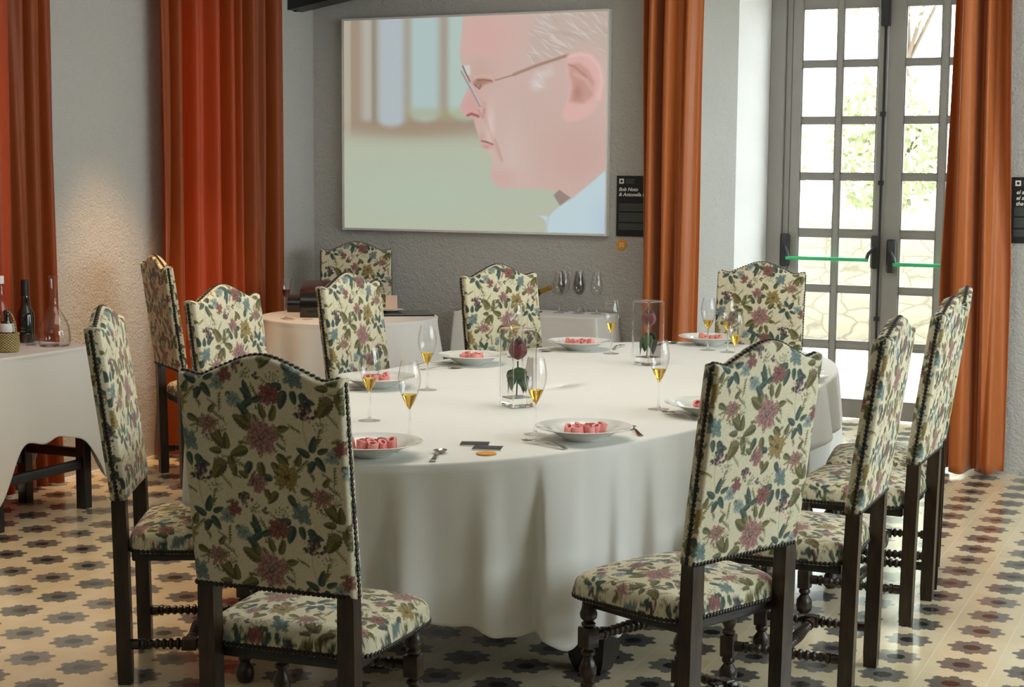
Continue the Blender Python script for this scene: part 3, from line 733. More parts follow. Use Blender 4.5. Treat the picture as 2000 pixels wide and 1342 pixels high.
# ------------------------------------------------------------------ curtains
def curtain(name, p0, p1, z0, z1, nf, amp, mat, label, spread=None, seed=0, out=(0, 1), pinch=None):
    """hangs from p0 to p1 (x, y); spread(s) scales the width at height s; folds are vertical pleats"""
    R = np.random.default_rng(seed); nu, nz = 260, 70
    p0 = np.array(p0, float); p1 = np.array(p1, float); mid = (p0 + p1) / 2; half = (p1 - p0) / 2
    nrm = np.array(out, float); nrm /= np.linalg.norm(nrm)
    ph = R.uniform(0, 2 * PI, 6); fr_ = nf * np.array([1, .53, 1.9]); am = amp * np.array([1, .7, .35])
    P = np.zeros((nz, nu, 3)); u = np.linspace(-1, 1, nu)
    warp = u + .06 * np.sin(3.1 * u + ph[3]) + .03 * np.sin(7 * u + ph[4])
    for j in range(nz):
        s = j / (nz - 1); z = z0 + (z1 - z0) * s
        k = spread(s) if spread else 1; sh = (pinch(s) if pinch else 0)
        w = sum(a * np.sin(PI * f * warp + p + 1.1 * math.sin(s * 2.6 + p) * (1 - .5 * s)) for a, f, p in zip(am, fr_, ph))
        w = np.tanh(w / amp * 1.3) * amp * (1 - .15 * s)
        pos = mid[None] + half[None] * (u * k + sh)[:, None] + nrm[None] * w[:, None]
        P[j, :, :2] = pos; P[j, :, 2] = z + (0.004 * np.sin(9 * u + ph[5]) if j == 0 else 0)
    o = grid_mesh(name, P, mat); md = o.modifiers.new('thickness', 'SOLIDIFY'); md.thickness = .004
    return meta(o, label, 'curtain')
curtain('curtain', (XL + .050, 5.05), (XL + .050, 6.475), .02, 2.85, 10, .036, 'curtain_red', 'rust velvet curtain at the left edge behind the bottles, lit from behind', seed=3, out=(1, 0), spread=lambda s: 1 + .02 * (1 - s))
curtain('curtain', (XL + .095, 7.31), (XL + .095, 8.52), .02, 2.87, 8.5, .075, 'curtain_red', 'red glowing rust velvet curtain left of the projected picture, lit from behind', seed=8, out=(1, 0), spread=lambda s: 1 + .02 * (1 - s))
curtain('curtain', (-3.262, YB - .13), (-2.935, YB - .13), .02, 3.2, 3.0, .085, 'curtain', 'rust velvet curtain gathered on the left side of the glazed door', seed=12, out=(0, -1), spread=lambda s: .98 + .12 * abs(s - .25) , pinch=lambda s: -.12 * (1 - s) + .05 * math.sin(s * 6))
curtain('curtain', (-1.515, YB - .14), (-1.155, YB - .14), .02, 3.3, 2.5, .095, 'curtain', 'rust velvet curtain hanging to the floor on the right side of the glazed door', seed=21, out=(0, -1), spread=lambda s: 1.02 - .30 * max(0, s - .35) ** .8, pinch=lambda s: -.05 * s)

# ------------------------------------------------------------------ projected picture
def paint_screen():
    nu, nv = 520, 380
    X, Y = np.meshgrid(np.linspace(0, 1, nu), np.linspace(0, 1, nv))     # Y = 0 top
    top = 115 - 67 * X; bot = 1250 + 40 * X; x = 100 + 1445 * X; y = top + (bot - top) * Y
    C = np.zeros((nv, nu, 3)); C[:] = (194, 202, 180)
    def sm(t): t = np.clip(t, 0, 1); return t * t * (3 - 2 * t)
    def blend(mask, col): 
        global _
        C[:] = C * (1 - mask[..., None]) + np.asarray(col, float) * mask[..., None]
    def poly(pts, soft=6):
        p = np.array(pts, float); q = np.roll(p, -1, 0); ins = np.zeros(x.shape, bool); dm = np.full(x.shape, 1e9)
        for (ax, ay), (bx, by) in zip(p, q):
            if ay != by: ins ^= ((ay > y) != (by > y)) & (x < (bx - ax) * (y - ay) / (by - ay) + ax)
            dx, dy = bx - ax, by - ay; t = np.clip(((x - ax) * dx + (y - ay) * dy) / (dx * dx + dy * dy + 1e-9), 0, 1)
            dm = np.minimum(dm, np.hypot(x - ax - t * dx, y - ay - t * dy))
        return sm((np.where(ins, dm, -dm)) / soft * .5 + .5)
    def line(pts, w, soft=3):
        dm = np.full(x.shape, 1e9)
        for (ax, ay), (bx, by) in zip(pts[:-1], pts[1:]):
            dx, dy = bx - ax, by - ay; t = np.clip(((x - ax) * dx + (y - ay) * dy) / (dx * dx + dy * dy + 1e-9), 0, 1)
            dm = np.minimum(dm, np.hypot(x - ax - t * dx, y - ay - t * dy))
        return sm((w - dm) / soft * .5 + .5)
    def gs(cx, cy, rx, ry): return np.exp(-(((x - cx) / rx) ** 2 + ((y - cy) / ry) ** 2))
    # blurred backdrop
    blend(sm((760 - y) / 90 + .0) * .95, (172, 152, 132)); blend(gs(500, 720, 450, 50) * .55, (166, 138, 112)); blend(gs(560, 1080, 500, 160) * .5, (190, 210, 190))
    blend(sm((y - 1000) / 400) * .3, (205, 205, 180))
    for (xa, xb, yb, col) in [(205, 275, 670, (196, 192, 182)), (300, 455, 700, (192, 206, 212)), (485, 655, 670, (190, 214, 212)), (695, 900, 660, (192, 216, 208))]:
        blend(sm((x - xa) / 60 + .5) * sm((xb - x) / 80 + .5) * sm((yb - y - 30 * ((x - (xa + xb) / 2) / 90) ** 2) / 50 + .3) * .95, col)
    blend(sm((x - 255) / 16) * sm((300 - x) / 22) * sm((700 - y) / 60) * .8, (150, 148, 128))
    blend(sm((150 - x) / 20) * sm((900 - y) / 300) * .7, (205, 198, 178)); blend(sm((y - 560) / 60) * sm((680 - y) / 60) * .5 * sm((x - 450) / 50), (176, 178, 130))
    skin = [(785, 60), (776, 150), (768, 230), (764, 300), (776, 350), (792, 400), (822, 450), (806, 490), (785, 535), (764, 575), (772, 612), (800, 634), (842, 642), (852, 690), (868, 735), (884, 766), (880, 795), (908, 815), (936, 848), (942, 905), (934, 950), (942, 985), (968, 1016), (1010, 1035), (1150, 1036), (1260, 1040), (1300, 1060), (1370, 1092), (1460, 1010), (1580, 900), (1580, 20)]
    f = poly(skin, 8); F = lambda m: m * f
    blend(f, (220, 190, 180)); blend(F(gs(900, 200, 160, 170)) * .8, (230, 182, 174)); blend(F(gs(830, 570, 70, 90)) * .8, (226, 168, 162))
    blend(F(gs(1150, 620, 200, 220)) * .5, (214, 186, 174)); blend(F(gs(1400, 850, 200, 200)) * .6, (214, 172, 162)); blend(F(gs(1050, 870, 90, 240)) * .5, (226, 204, 194)); blend(F(gs(1010, 980, 70, 60)) * .5, (218, 172, 164))
    blend(F(gs(935, 690, 22, 110)) * .65, (240, 222, 212)); blend(F(gs(880, 400, 80, 60)) * .5, (212, 170, 152)); blend(F(gs(870, 330, 90, 26)) * .45, (206, 182, 168))
    blend(F(line([(900, 560), (905, 640), (940, 740), (990, 870)], 5, 16)) * .35, (196, 140, 130)); blend(F(line([(960, 760), (985, 830), (1000, 880)], 4, 8)) * .4, (190, 134, 124))
    hair = [(1165, 30), (1180, 130), (1130, 190), (1150, 230), (1128, 290), (1160, 350), (1230, 330), (1300, 300), (1360, 275), (1420, 240), (1480, 240), (1560, 300), (1590, 300), (1590, 10)]
    hm = poly(hair, 46); nzz = np.zeros(x.shape)
    for _k in range(150):
        _a = random.uniform(.1, 1.0); _cx = random.uniform(1130, 1560); _cy = random.uniform(20, 500); _u = (x - _cx) * math.cos(_a) + (y - _cy) * math.sin(_a) + 10 * np.sin((x + y) / 50 + _k); _v = -(x - _cx) * math.sin(_a) + (y - _cy) * math.cos(_a) + (_u / 30) ** 2 * random.choice((-1, 1)) ; nzz += random.choice((-1, 1, 1)) * np.exp(-(_u / 34) ** 2 - (_v / 4.5) ** 2)
    st = np.clip(nzz, 0, 1); st2 = np.clip(-nzz, 0, 1)
    blend(F(hm) * .9, (208, 188, 176)); blend(F(hm) * st * .6, (232, 226, 218)); blend(F(hm) * st2 * .25, (176, 152, 140))
    sb = poly([(1150, 430), (1175, 395), (1260, 355), (1265, 400), (1215, 430), (1225, 470), (1180, 490), (1150, 480)], 26); blend(F(sb) * (.55 + .45 * st), (232, 222, 218))
    # eye, brow, nostril, mouth
    blend(F(poly([(838, 440), (870, 425), (920, 428), (945, 440), (900, 455), (880, 470), (850, 465)], 14)) * .75, (170, 118, 98)); blend(F(line([(858, 432), (900, 430), (940, 436)], 3, 6)), (140, 92, 76)); blend(F(line([(845, 415), (890, 405), (940, 412)], 3, 10)) * .6, (236, 204, 186))
    blend(F(line([(808, 628), (830, 618), (868, 632)], 6, 7)), (168, 84, 78)); blend(F(line([(868, 600), (892, 640), (900, 590)], 3, 9)) * .6, (190, 120, 110))
    blend(F(line([(880, 767), (915, 775), (946, 788)], 4, 6)), (150, 84, 84)); blend(F(gs(912, 800, 34, 14)) * .7, (216, 142, 136)); blend(F(gs(890, 742, 18, 16)) * .6, (222, 160, 152))
    # glasses
    blend(F(line([(960, 432), (1060, 402)], 3, 5)), (150, 128, 112)); blend(F(line([(1060, 400), (1180, 350), (1345, 292)], 8, 5)), (176, 140, 120)); blend(line([(776, 388), (826, 476), (876, 572)], 7, 5), (172, 160, 156)); blend(line([(782, 386), (832, 474), (880, 568)], 2, 3), (226, 218, 214))
    blend(poly([(778, 352), (820, 350), (824, 400), (808, 408), (790, 380)], 6) * .9, (222, 222, 214)); blend(line([(780, 355), (800, 400), (820, 440)], 3, 4), (110, 96, 92)); blend(line([(845, 455), (872, 480), (880, 462)], 4, 4), (140, 112, 100))
    # ear
    ear = [(1342, 292), (1400, 274), (1458, 284), (1506, 336), (1534, 430), (1520, 530), (1476, 612), (1410, 652), (1352, 664), (1322, 640), (1320, 600), (1345, 540), (1352, 450), (1334, 372)]
    blend(poly(ear, 12), (236, 190, 182)); blend(poly([(1352, 345), (1400, 332), (1450, 372), (1484, 440), (1474, 520), (1430, 560), (1384, 552), (1356, 548), (1372, 470), (1352, 400)], 16) * .85, (208, 160, 144)); blend(line([(1380, 395), (1440, 430), (1470, 480)], 8, 12) * .7, (234, 186, 176)); blend(gs(1395, 500, 26, 50) * .6, (182, 128, 112)); blend(line([(1350, 300), (1410, 286), (1462, 300), (1508, 360), (1522, 440), (1505, 530)], 7, 14) * .6, (246, 214, 206)); blend(line([(1348, 345), (1375, 352), (1440, 410)], 4, 8) * .6, (176, 120, 108))
    # collar and shirt
    blend(poly([(1276, 1072), (1306, 1040), (1366, 1086), (1312, 1132)], 5), (160, 140, 130))
    sh = poly([(1200, 1188), (1252, 1190), (1290, 1150), (1312, 1132), (1375, 1090), (1470, 1005), (1590, 890), (1590, 1330), (1246, 1330), (1236, 1214)], 6); blend(sh, (204, 226, 232)); blend(sh * sm((x - 1440) / 140) * sm((y - 1050) / 150) * .6, (190, 208, 232)); blend(sh * line([(1252, 1190), (1240, 1260), (1250, 1300)], 3, 8) * .5, (160, 182, 190))
    nz = rng.normal(0, 1.2, (nv, nu, 1)); return srgb(np.clip(C + nz, 0, 255)), X, Y
Csc, SX, SY = paint_screen()
g = G('projected_image'); at = g.n('Attribute', {'attribute_name': 'image'}).outputs[0]
pr_ = g.pr(tuple(srgb((225, 225, 220))), .8); em = g.n('Emission', None, Color=at, Strength=.82).outputs[0]
MAT['screen'] = g.surf(g.n('AddShader', None, _0=g.pr((.05, .05, .05), .8), _1=em).outputs[0])
sc = empty('projection_screen', (-4.465, YB, 1.268)); meta(sc, 'large white screen on the back wall showing a grey haired man in glasses', 'screen')
SW, SHH = 1.860, 1.362
MB().box((-SW / 2, -.055, 0), (SW / 2, -.002, SHH), .004).build('panel', 'white', sc)
P = np.stack([(SX - .5) * (SW - .03) + .006, np.full(SX.shape, -.0565), SHH - .014 - SY * (SHH - .028)], -1)
grid_mesh('picture', P, 'screen', sc, color=Csc, norm=False, attr='image')
# no projector built: its light is put into the picture as emission

# ------------------------------------------------------------------ wall labels
def text(body, size, loc, mat, parent, name='lettering', shear=0, al='LEFT', rot=(PI / 2, 0, 0), ext=.0006, bold=0):
    c = bpy.data.curves.new(name, 'FONT'); c.body = body; c.size = size; c.shear = shear; c.align_x = al; c.extrude = ext; c.offset = bold
    o = bpy.data.objects.new(name, c); COL.objects.link(o); dg = bpy.context.evaluated_depsgraph_get()
    me = bpy.data.meshes.new_from_object(o.evaluated_get(dg)); bpy.data.objects.remove(o); me.materials.clear(); me.materials.append(MAT[mat])
    o = bpy.data.objects.new(name, me); COL.objects.link(o); o.parent = parent; o.location = loc; o.rotation_euler = rot; return o
def placard(x, z0, w, h, lines, label):
    t = empty('wall_placard', (x, YB, z0)); meta(t, label, 'sign')
    MB().box((0, -.010, 0), (w, -.001, h)).build('board', 'black', t, False)
    m = MB(); s = .030; a, b = .016, h - .018 - s; m.box((a, -.0112, b), (a + s, -.010, b + s)); m.build('square_mark', 'white', t, False)
    MB().lathe([(0, .0075), (.0016, .0075)], (a + s / 2, -.0108, b + s / 2), (0, -1, 0), 16).build('round_mark', 'black', t, False)
    g_ = MB()
    for k in range(3): g_.box((a + s + .010, -.0108, b + .003 + k * .010), (a + s + .010 + (.060, .052, .062)[k], -.010, b + .007 + k * .010))
    yy = h * .53
    for n in (6, 7, 5):
        for k in range(n):
            g_.box((a, -.0108, yy), (w - .018 - (.05 if k == n - 1 else 0.01 * (k % 2)), -.010, yy + .0032)); yy -= .0078
        yy -= .010
    g_.build('small_print', 'greyprint', t, False)
    for k, ln in enumerate(lines): text(ln, .030, (a - .002, -.0108, h - .092 - k * .031), 'white', t, shear=.25, bold=.0006)
    return t
placard(-3.487, 1.269, .30, .366, ['Bob Noto', '& Antonella F'], 'black text panel with white italic heading, right of the screen, partly behind the curtain')
placard(-1.175, 1.284, .30, .360, [' el se', ' el se', ' the d'], 'black text panel cut by the right edge of the picture beside the right curtain')
t = empty('number_disc', (-3.453, YB, 1.216)); meta(t, 'small round orange disc numbered 35 under the black text panel', 'sign')
MB().lathe([(0, .032), (.004, .032)], (0, -.001, 0), (0, -1, 0), 32).build('disc', 'orange', t, False)
text('35', .034, (0, -.0054, -.012), 'white', t, al='CENTER')

# ------------------------------------------------------------------ tables and cloths
def smooth_ring(a, n=12):
    k = np.exp(-np.linspace(-2, 2, 2 * n + 1) ** 2); k /= k.sum(); ap = np.concatenate([a[-n:], a, a[:n]]); return np.convolve(ap, k, 'valid')
def drape(name, center, rot, outline, ztop_, hem, folds, label, flare=.05, seed=1, push=None, nth=720, nlev=46, cat='tablecloth', corner=None, amp=.028, tuck=None):
    R = np.random.default_rng(seed); th = np.linspace(0, 2 * PI, nth, endpoint=False); c, s_ = math.cos(rot), math.sin(rot)
    ox, oy = outline(th)
    px_ = center[0] + ox * c - oy * s_; py_ = center[1] + ox * s_ + oy * c
    dx, dy = px_ - center[0], py_ - center[1]; r0 = np.hypot(dx, dy); ux, uy = dx / r0, dy / r0
    arc = np.concatenate([[0], np.cumsum(np.hypot(np.diff(px_), np.diff(py_)))]); per = arc[-1] + math.hypot(px_[0] - px_[-1], py_[0] - py_[-1]); u = arc / per
    w = np.zeros(nth)
    for k, a_ in folds: w += a_ * np.sin(2 * PI * k * u + R.uniform(0, 6))
    w = np.tanh(w * 1.2); w = (2 * (w * .5 + .5) ** 1.7 - 1) if nth > 1000 else w; hm = hem(th, u)
    rmax = np.full(nth, 9.)
    if push is not None:
        for i in range(nth):
            for f in np.linspace(1.25, .2, 130):
                x, y = center[0] + dx[i] * f, center[1] + dy[i] * f
                if push(x, y): rmax[i] = r0[i] * f - .02
        k = nth // 72; st = np.stack([np.roll(rmax, j) for j in range(-k, k + 1)]).min(0); rmax = smooth_ring(np.minimum(st, r0 * 1.25), nth // 90)
    rows = []; rings = 14
    for k in range(rings + 1):
        f = max(k / rings, .001) ** .9; rows.append(np.stack([center[0] + dx * f * .992, center[1] + dy * f * .992, np.full(nth, ztop_) ], -1))
    for k in range(4):
        a_ = (k + 1) / 4 * PI / 2; r = r0 * .992 + .010 * math.sin(a_); rows.append(np.stack([center[0] + ux * r, center[1] + uy * r, np.full(nth, ztop_ - .010 * (1 - math.cos(a_)))], -1))
    for k in range(1, nlev + 1):
        t = k / nlev; z = ztop_ - .010 - (ztop_ - .010 - hm) * t
        e = t ** .8
        r = r0 + .002 + flare * e * (1 + (corner(th) * 1.6 if corner else 0)) + amp * e * (w - (.55 if push is not None else 0)) * (1 + .6 * (corner(th) if corner else 0))
        if tuck is not None: r = r + tuck(th) * e
        if push is not None:
            zz = np.clip((.575 - z) / .06, 0, 1); zz = zz * zz * (3 - 2 * zz); lim = rmax; r = np.where(lim < r, r * (1 - zz) + lim * zz, r)
        rows.append(np.stack([center[0] + ux * r, center[1] + uy * r, z], -1))
    P = np.array(rows); P[:, :, 2] += 0
    o = grid_mesh(name, P, 'linen', wrapu=True); md = o.modifiers.new('thickness', 'SOLIDIFY'); md.thickness = .0015; md.offset = -1
    return meta(o, label, cat)
CX, CY, TA, TB, TN, TR = -2.446, 5.803, .905, 1.905, 2.32, -.074
def oval(th):
    c, s = np.cos(th), np.sin(th); e = 2 / TN; return TA * np.sign(c) * np.abs(c) ** e, TB * np.sign(s) * np.abs(s) ** e
def oval2(th):      # even spacing
    c, s = np.cos(th), np.sin(th); r = (np.abs(c / TA) ** TN + np.abs(s / TB) ** TN) ** (-1 / TN); return r * c, r * s
def pushfn(x, y):
    for (cx, cy, a, _) in CHAIRS[:10]:
        dx, dy = x - cx, y - cy; lx = dx * math.cos(a) + dy * math.sin(a); ly = -dx * math.sin(a) + dy * math.cos(a)
        if abs(lx) < .275 and -.02 < ly < .495: return True
    return False
drape('tablecloth', (CX, CY), TR, oval2, TBL, lambda th, u: np.interp(np.degrees(th), [0, 24, 60, 200, 255, 272, 286, 291, 298, 305, 330, 360], [.36, .37, .3, .3, .38, .38, .32, .26, .21, .19, .26, .36]) + .012 * np.sin(2 * PI * 43 * u), [(24, .8), (37, .9), (15, .35), (58, .25)], 'long white tablecloth falling in folds over the oval dining table', flare=.05, push=pushfn, seed=5, nth=1440, amp=.062, tuck=lambda th: -.10 * np.exp(-((np.degrees(th) - 225) / 32) ** 2))
tb = empty('dining_table', (CX, CY, 0), TR); meta(tb, 'long oval dining table with dark block legs under the white cloth', 'table')
mb = MB(); th = np.linspace(0, 2 * PI, 96, endpoint=False); ax_, ay_ = oval2(th)
vs = [(x * .985, y * .985, z) for z in (.762, .794) for x, y in zip(ax_, ay_)]; n = 96
mb.add(vs, [tuple(reversed(range(n))), tuple(range(n, 2 * n))] + [(i, (i + 1) % n, n + (i + 1) % n, n + i) for i in range(n)]); mb.build('tabletop', 'blackwood', tb)
for lx, ly in ((.62, -.96), (-.18, -1.02), (.30, 1.0), (-.2, 1.0)):
    q = MB(); 
    for (a_, b_, h) in ((0, .03, .050), (.03, .10, .068)): pass
    vs = []; prof = [(0, .045), (.05, .062), (.12, .070), (.70, .070), (.762, .075)]
    for z, h in prof: vs += [(lx - h, ly - h, z), (lx + h, ly - h, z), (lx + h, ly + h, z), (lx - h, ly + h, z)]
    fs = [(3, 2, 1, 0)] + [(j * 4 + k, j * 4 + (k + 1) % 4, j * 4 + 4 + (k + 1) % 4, j * 4 + 4 + k) for j in range(4) for k in range(4)] + [(16, 17, 18, 19)]
    q.add(vs, fs).build('leg', 'blackwood', tb)
# small round table
def circ(r): return lambda th: (r * np.cos(th), r * np.sin(th))
SCX, SCY, SR = -4.79, 8.11, .52
drape('tablecloth', (SCX, SCY), 0, circ(SR), TBL, lambda th, u: .10 + .02 * np.sin(5 * th), [(11, .8), (7, .5), (17, .4)], 'white cloth over the small round table below the projection screen', flare=.10, seed=9, nth=480, amp=.045,
      push=lambda x, y: (lambda dx, dy, a: abs(dx * math.cos(a) + dy * math.sin(a)) < .27 and -.02 < (-dx * math.sin(a) + dy * math.cos(a)) < .495)(x + 5.12, y - 8.76, 3.70))
t = empty('side_table', (SCX, SCY, 0)); meta(t, 'small round table hidden under a white cloth, behind the left side chairs', 'table')
MB().lathe([(.77, SR * .98), (.794, SR * .98)], seg=64).build('tabletop', 'blackwood', t); MB().lathe([(0, .20), (.03, .19), (.05, .05), (.72, .04), (.77, .12)], seg=24).build('pedestal', 'blackwood', t)
# serving table against the back wall
def rect(ax, ay, rr=14):
    def f(th):
        c, s = np.cos(th), np.sin(th); r = (np.abs(c / ax) ** rr + np.abs(s / ay) ** rr) ** (-1 / rr); return r * c, r * s
    return f
def cornerness(ax, ay):
    a0 = math.atan2(ay, ax)
    def f(th):
        d = np.min([np.abs(np.angle(np.exp(1j * (th - q)))) for q in (a0, PI - a0, PI + a0, 2 * PI - a0)], 0); return np.exp(-(d / .20) ** 2)
    return f
drape('tablecloth', (-3.92, 8.87), 0, rect(.47, .185, 40), TBL, lambda th, u: .20 + 0 * th, [(9, .6), (14, .5)], 'white cloth on the narrow serving table under the text panel, against the back wall', flare=.018, seed=4, nth=960, amp=.010, corner=cornerness(.47, .185))
t = empty('serving_table', (-3.92, 8.87, 0)); meta(t, 'narrow serving table under a white cloth against the back wall', 'table')
MB().box((-.452, -.168, .765), (.452, .168, .794), .003).build('tabletop', 'blackwood', t)
for sx in (-1, 1):
    for sy in (-1, 1): MB().box((sx * .42 - .02, sy * .135 - .02, 0), (sx * .42 + .02, sy * .135 + .02, .765), .002).build('leg', 'blackwood', t)
# bottle table at the left
BX, BY, BA, BB = -5.275, 5.78, .235, .355
cn = cornerness(BA, BB)
drape('tablecloth', (BX, BY), 0, rect(BA, BB, 40), TBL, lambda th, u: .385 - .25 * cn(th) + .01 * np.sin(8 * th), [(5, .7), (9, .5)], 'white cloth with hanging corners on the bottle table at the left edge', flare=.022, seed=14, nth=960, amp=.014, corner=cn)
t = empty('bottle_table', (BX, BY, 0)); meta(t, 'black wooden square table under a white cloth at the left edge', 'table')
MB().box((-BA + .014, -BB + .014, .765), (BA - .014, BB - .014, .794), .003).build('tabletop', 'blackwood', t)
for sx in (-1, 1):
    for sy in (-1, 1): MB().box((sx * (BA - .052) - .027, sy * (BB - .052) - .027, 0), (sx * (BA - .052) + .027, sy * (BB - .052) + .027, .765), .003).build('leg', 'blackwood', t)
    MB().box((sx * (BA - .052) - .014, -BB + .079, .20), (sx * (BA - .052) + .014, BB - .079, .245), .002).build('rail', 'blackwood', t)
for sy in (-1, 1): MB().box((-BA + .079, sy * (BB - .052) - .014, .25), (BA - .079, sy * (BB - .052) + .014, .295), .002).build('rail', 'blackwood', t)

# ------------------------------------------------------------------ stemware
def make_flute(name, H_, rb, bowl, stem_top, fill, mat, liq, cat='glass'):
    """bowl: outer profile (h, r) from the stem up; glass shell with wall, solid stem and foot"""
    t = empty(name); meta(t, 'x', cat)
    MB().lathe([(0.0, rb), (.0012, rb), (.0035, rb * .6), (.007, .010), (.0085, .0062)], seg=40).build('foot', 'thin_glass', t)
    MB().lathe([(.0086, .0062), (.014, .0046), (stem_top * .5, .0034), (stem_top - .01, .0042), (stem_top, bowl[0][1] * .9)], seg=32).build('stem', 'glass', t)
    w = .0011; inner = [(h + .0015, max(r - w, .0005)) for h, r in bowl]
    MB().lathe(bowl + [(bowl[-1][0] + .0006, bowl[-1][1] - w / 2)] + inner[::-1], seg=40, square=False).build('bowl', mat, t)
    if fill:
        hs = np.array([h for h, r in inner]); rs = np.array([r for h, r in inner]); hh = np.linspace(hs[0], fill, 12)
        pr = [(h, max(float(np.interp(h, hs, rs)) - .0006, .0004)) for h in hh]; pr += [(fill + .0002, 0.0002)]
        MB().lathe(pr, seg=32).build('wine', liq, t)
    return t
CB = [(.098, .0045), (.104, .007), (.115, .0135), (.130, .0205), (.148, .0275), (.168, .0335), (.186, .0362), (.204, .0358), (.222, .0330), (.238, .0295), (.251, .0270)]
fl = make_flute('champagne_glass', .25, .038, CB, .100, .146, 'thin_glass', 'champagne')
fl['group'] = 'champagne glasses on the dining table'
FL = [(-2.681, 4.673, 'champagne glass standing left of another one, both beside the near left chair back'),
      (-2.371, 4.385, 'champagne glass with its foot hidden behind the plate beside the near left chair'),
      (-2.868, 5.450, 'champagne glass standing before the small round table, between two left side dishes'),
      (-2.061, 4.669, 'champagne glass in front of the nearer rose vase'),
      (-2.693, 6.977, 'champagne glass between the farther rose vase and a far plate, before the serving cloth'),
      (-1.891, 5.382, 'champagne glass just in front of the farther rose vase, left of the near right chair'),
      (-2.335, 7.345, 'champagne glass against the white door reveal in front of the far end dish'),
      (-2.222, 7.30, 'champagne glass before the far end chair, the upper one of two overlapping'),
      (-2.000, 6.684, 'champagne glass above the near right chair, the lower one of two overlapping'),
      (-3.034, 6.631, 'champagne glass seen through and above the nearer rose vase')]
for x, y, lab in FL: place(fl, (x, y, TBL + .0005), 0, lab)
WB = [(.105, .004), (.112, .014), (.124, .026), (.142, .034), (.160, .0365), (.180, .0355), (.205, .031), (.232, .0265), (.252, .0245)]
wg = make_flute('wine_glass', .25, .036, WB, .107, 0, 'thin_glass', None); wg['group'] = 'empty wine glasses on the serving table'
for x, y, lab in [(-3.78, 8.90, 'empty wine glass, front left one on the serving table'), (-3.66, 8.92, 'empty wine glass, front middle one on the serving table'), (-3.55, 8.94, 'empty wine glass, rightmost on the serving table'),
                  (-3.79, 9.00, 'empty clear wine glass behind the front left one on the serving table'), (-3.69, 9.01, 'empty clear wine glass behind the front middle one on the serving table')]:
    place(wg, (x, y, TBL + .0005), 0, lab)
RB = [(.120, .004), (.128, .012), (.142, .020), (.160, .0235), (.185, .0265), (.205, .030), (.232, .037)]
rw = make_flute('wine_glass', .23, .034, RB, .122, .168, 'thin_glass', 'redwine'); rw['label'] = 'flared glass with a little red wine at the left of the small round table'; rw.location = (-5.002, 7.76, TBL + .0005)

# ------------------------------------------------------------------ rose vases
def make_vase():
    t = empty('glass_vase'); meta(t, 'x', 'vase', 'square glass vases')
    s0, s1, Hh, w, bt = .050, .050, .285, .0065, .035
    mb = MB()
    def ring(h, z, e): return [(-h + e, -h, z), (h - e, -h, z), (h, -h + e, z), (h, h - e, z), (h - e, h, z), (-h + e, h, z), (-h, h - e, z), (-h, -h + e, z)]
    R = [ring(s0 - .003, 0, .006), ring(s0, .003, .006), ring(s1, Hh - .003, .006), ring(s1 - .002, Hh, .006), ring(s1 - w + .002, Hh, .005), ring(s1 - w, Hh - .003, .005), ring(s0 - w, bt, .005)]
    vs = sum(R, []); fs = [tuple(reversed(range(8))), tuple(range(48, 56))[::-1]]
    for k in range(6):
        for i in range(8): fs.append((k * 8 + i, k * 8 + (i + 1) % 8, k * 8 + 8 + (i + 1) % 8, k * 8 + 8 + i))
    mb.add(vs, fs).build('vessel', 'thin_glass', t, angle=30)
    q = MB()
    for sx in (-1, 1):
        for sy in (-1, 1): q.tube([(sx * .0475, sy * .0475, .03), (sx * .0475, sy * .0475, .282)], .0030, 8)
        q.tube([(sx * .0475, -.0475, .283), (sx * .0475, .0475, .283)], .0026, 8); q.tube([(-.0475, sx * .0475, .283), (.0475, sx * .0475, .283)], .0026, 8)
    q.build('rim_and_edges', 'glass', t); MB().box((-.0425, -.0425, .002), (.0425, .0425, .0345), .003).build('thick_base', 'glass', t, angle=30)
    return t
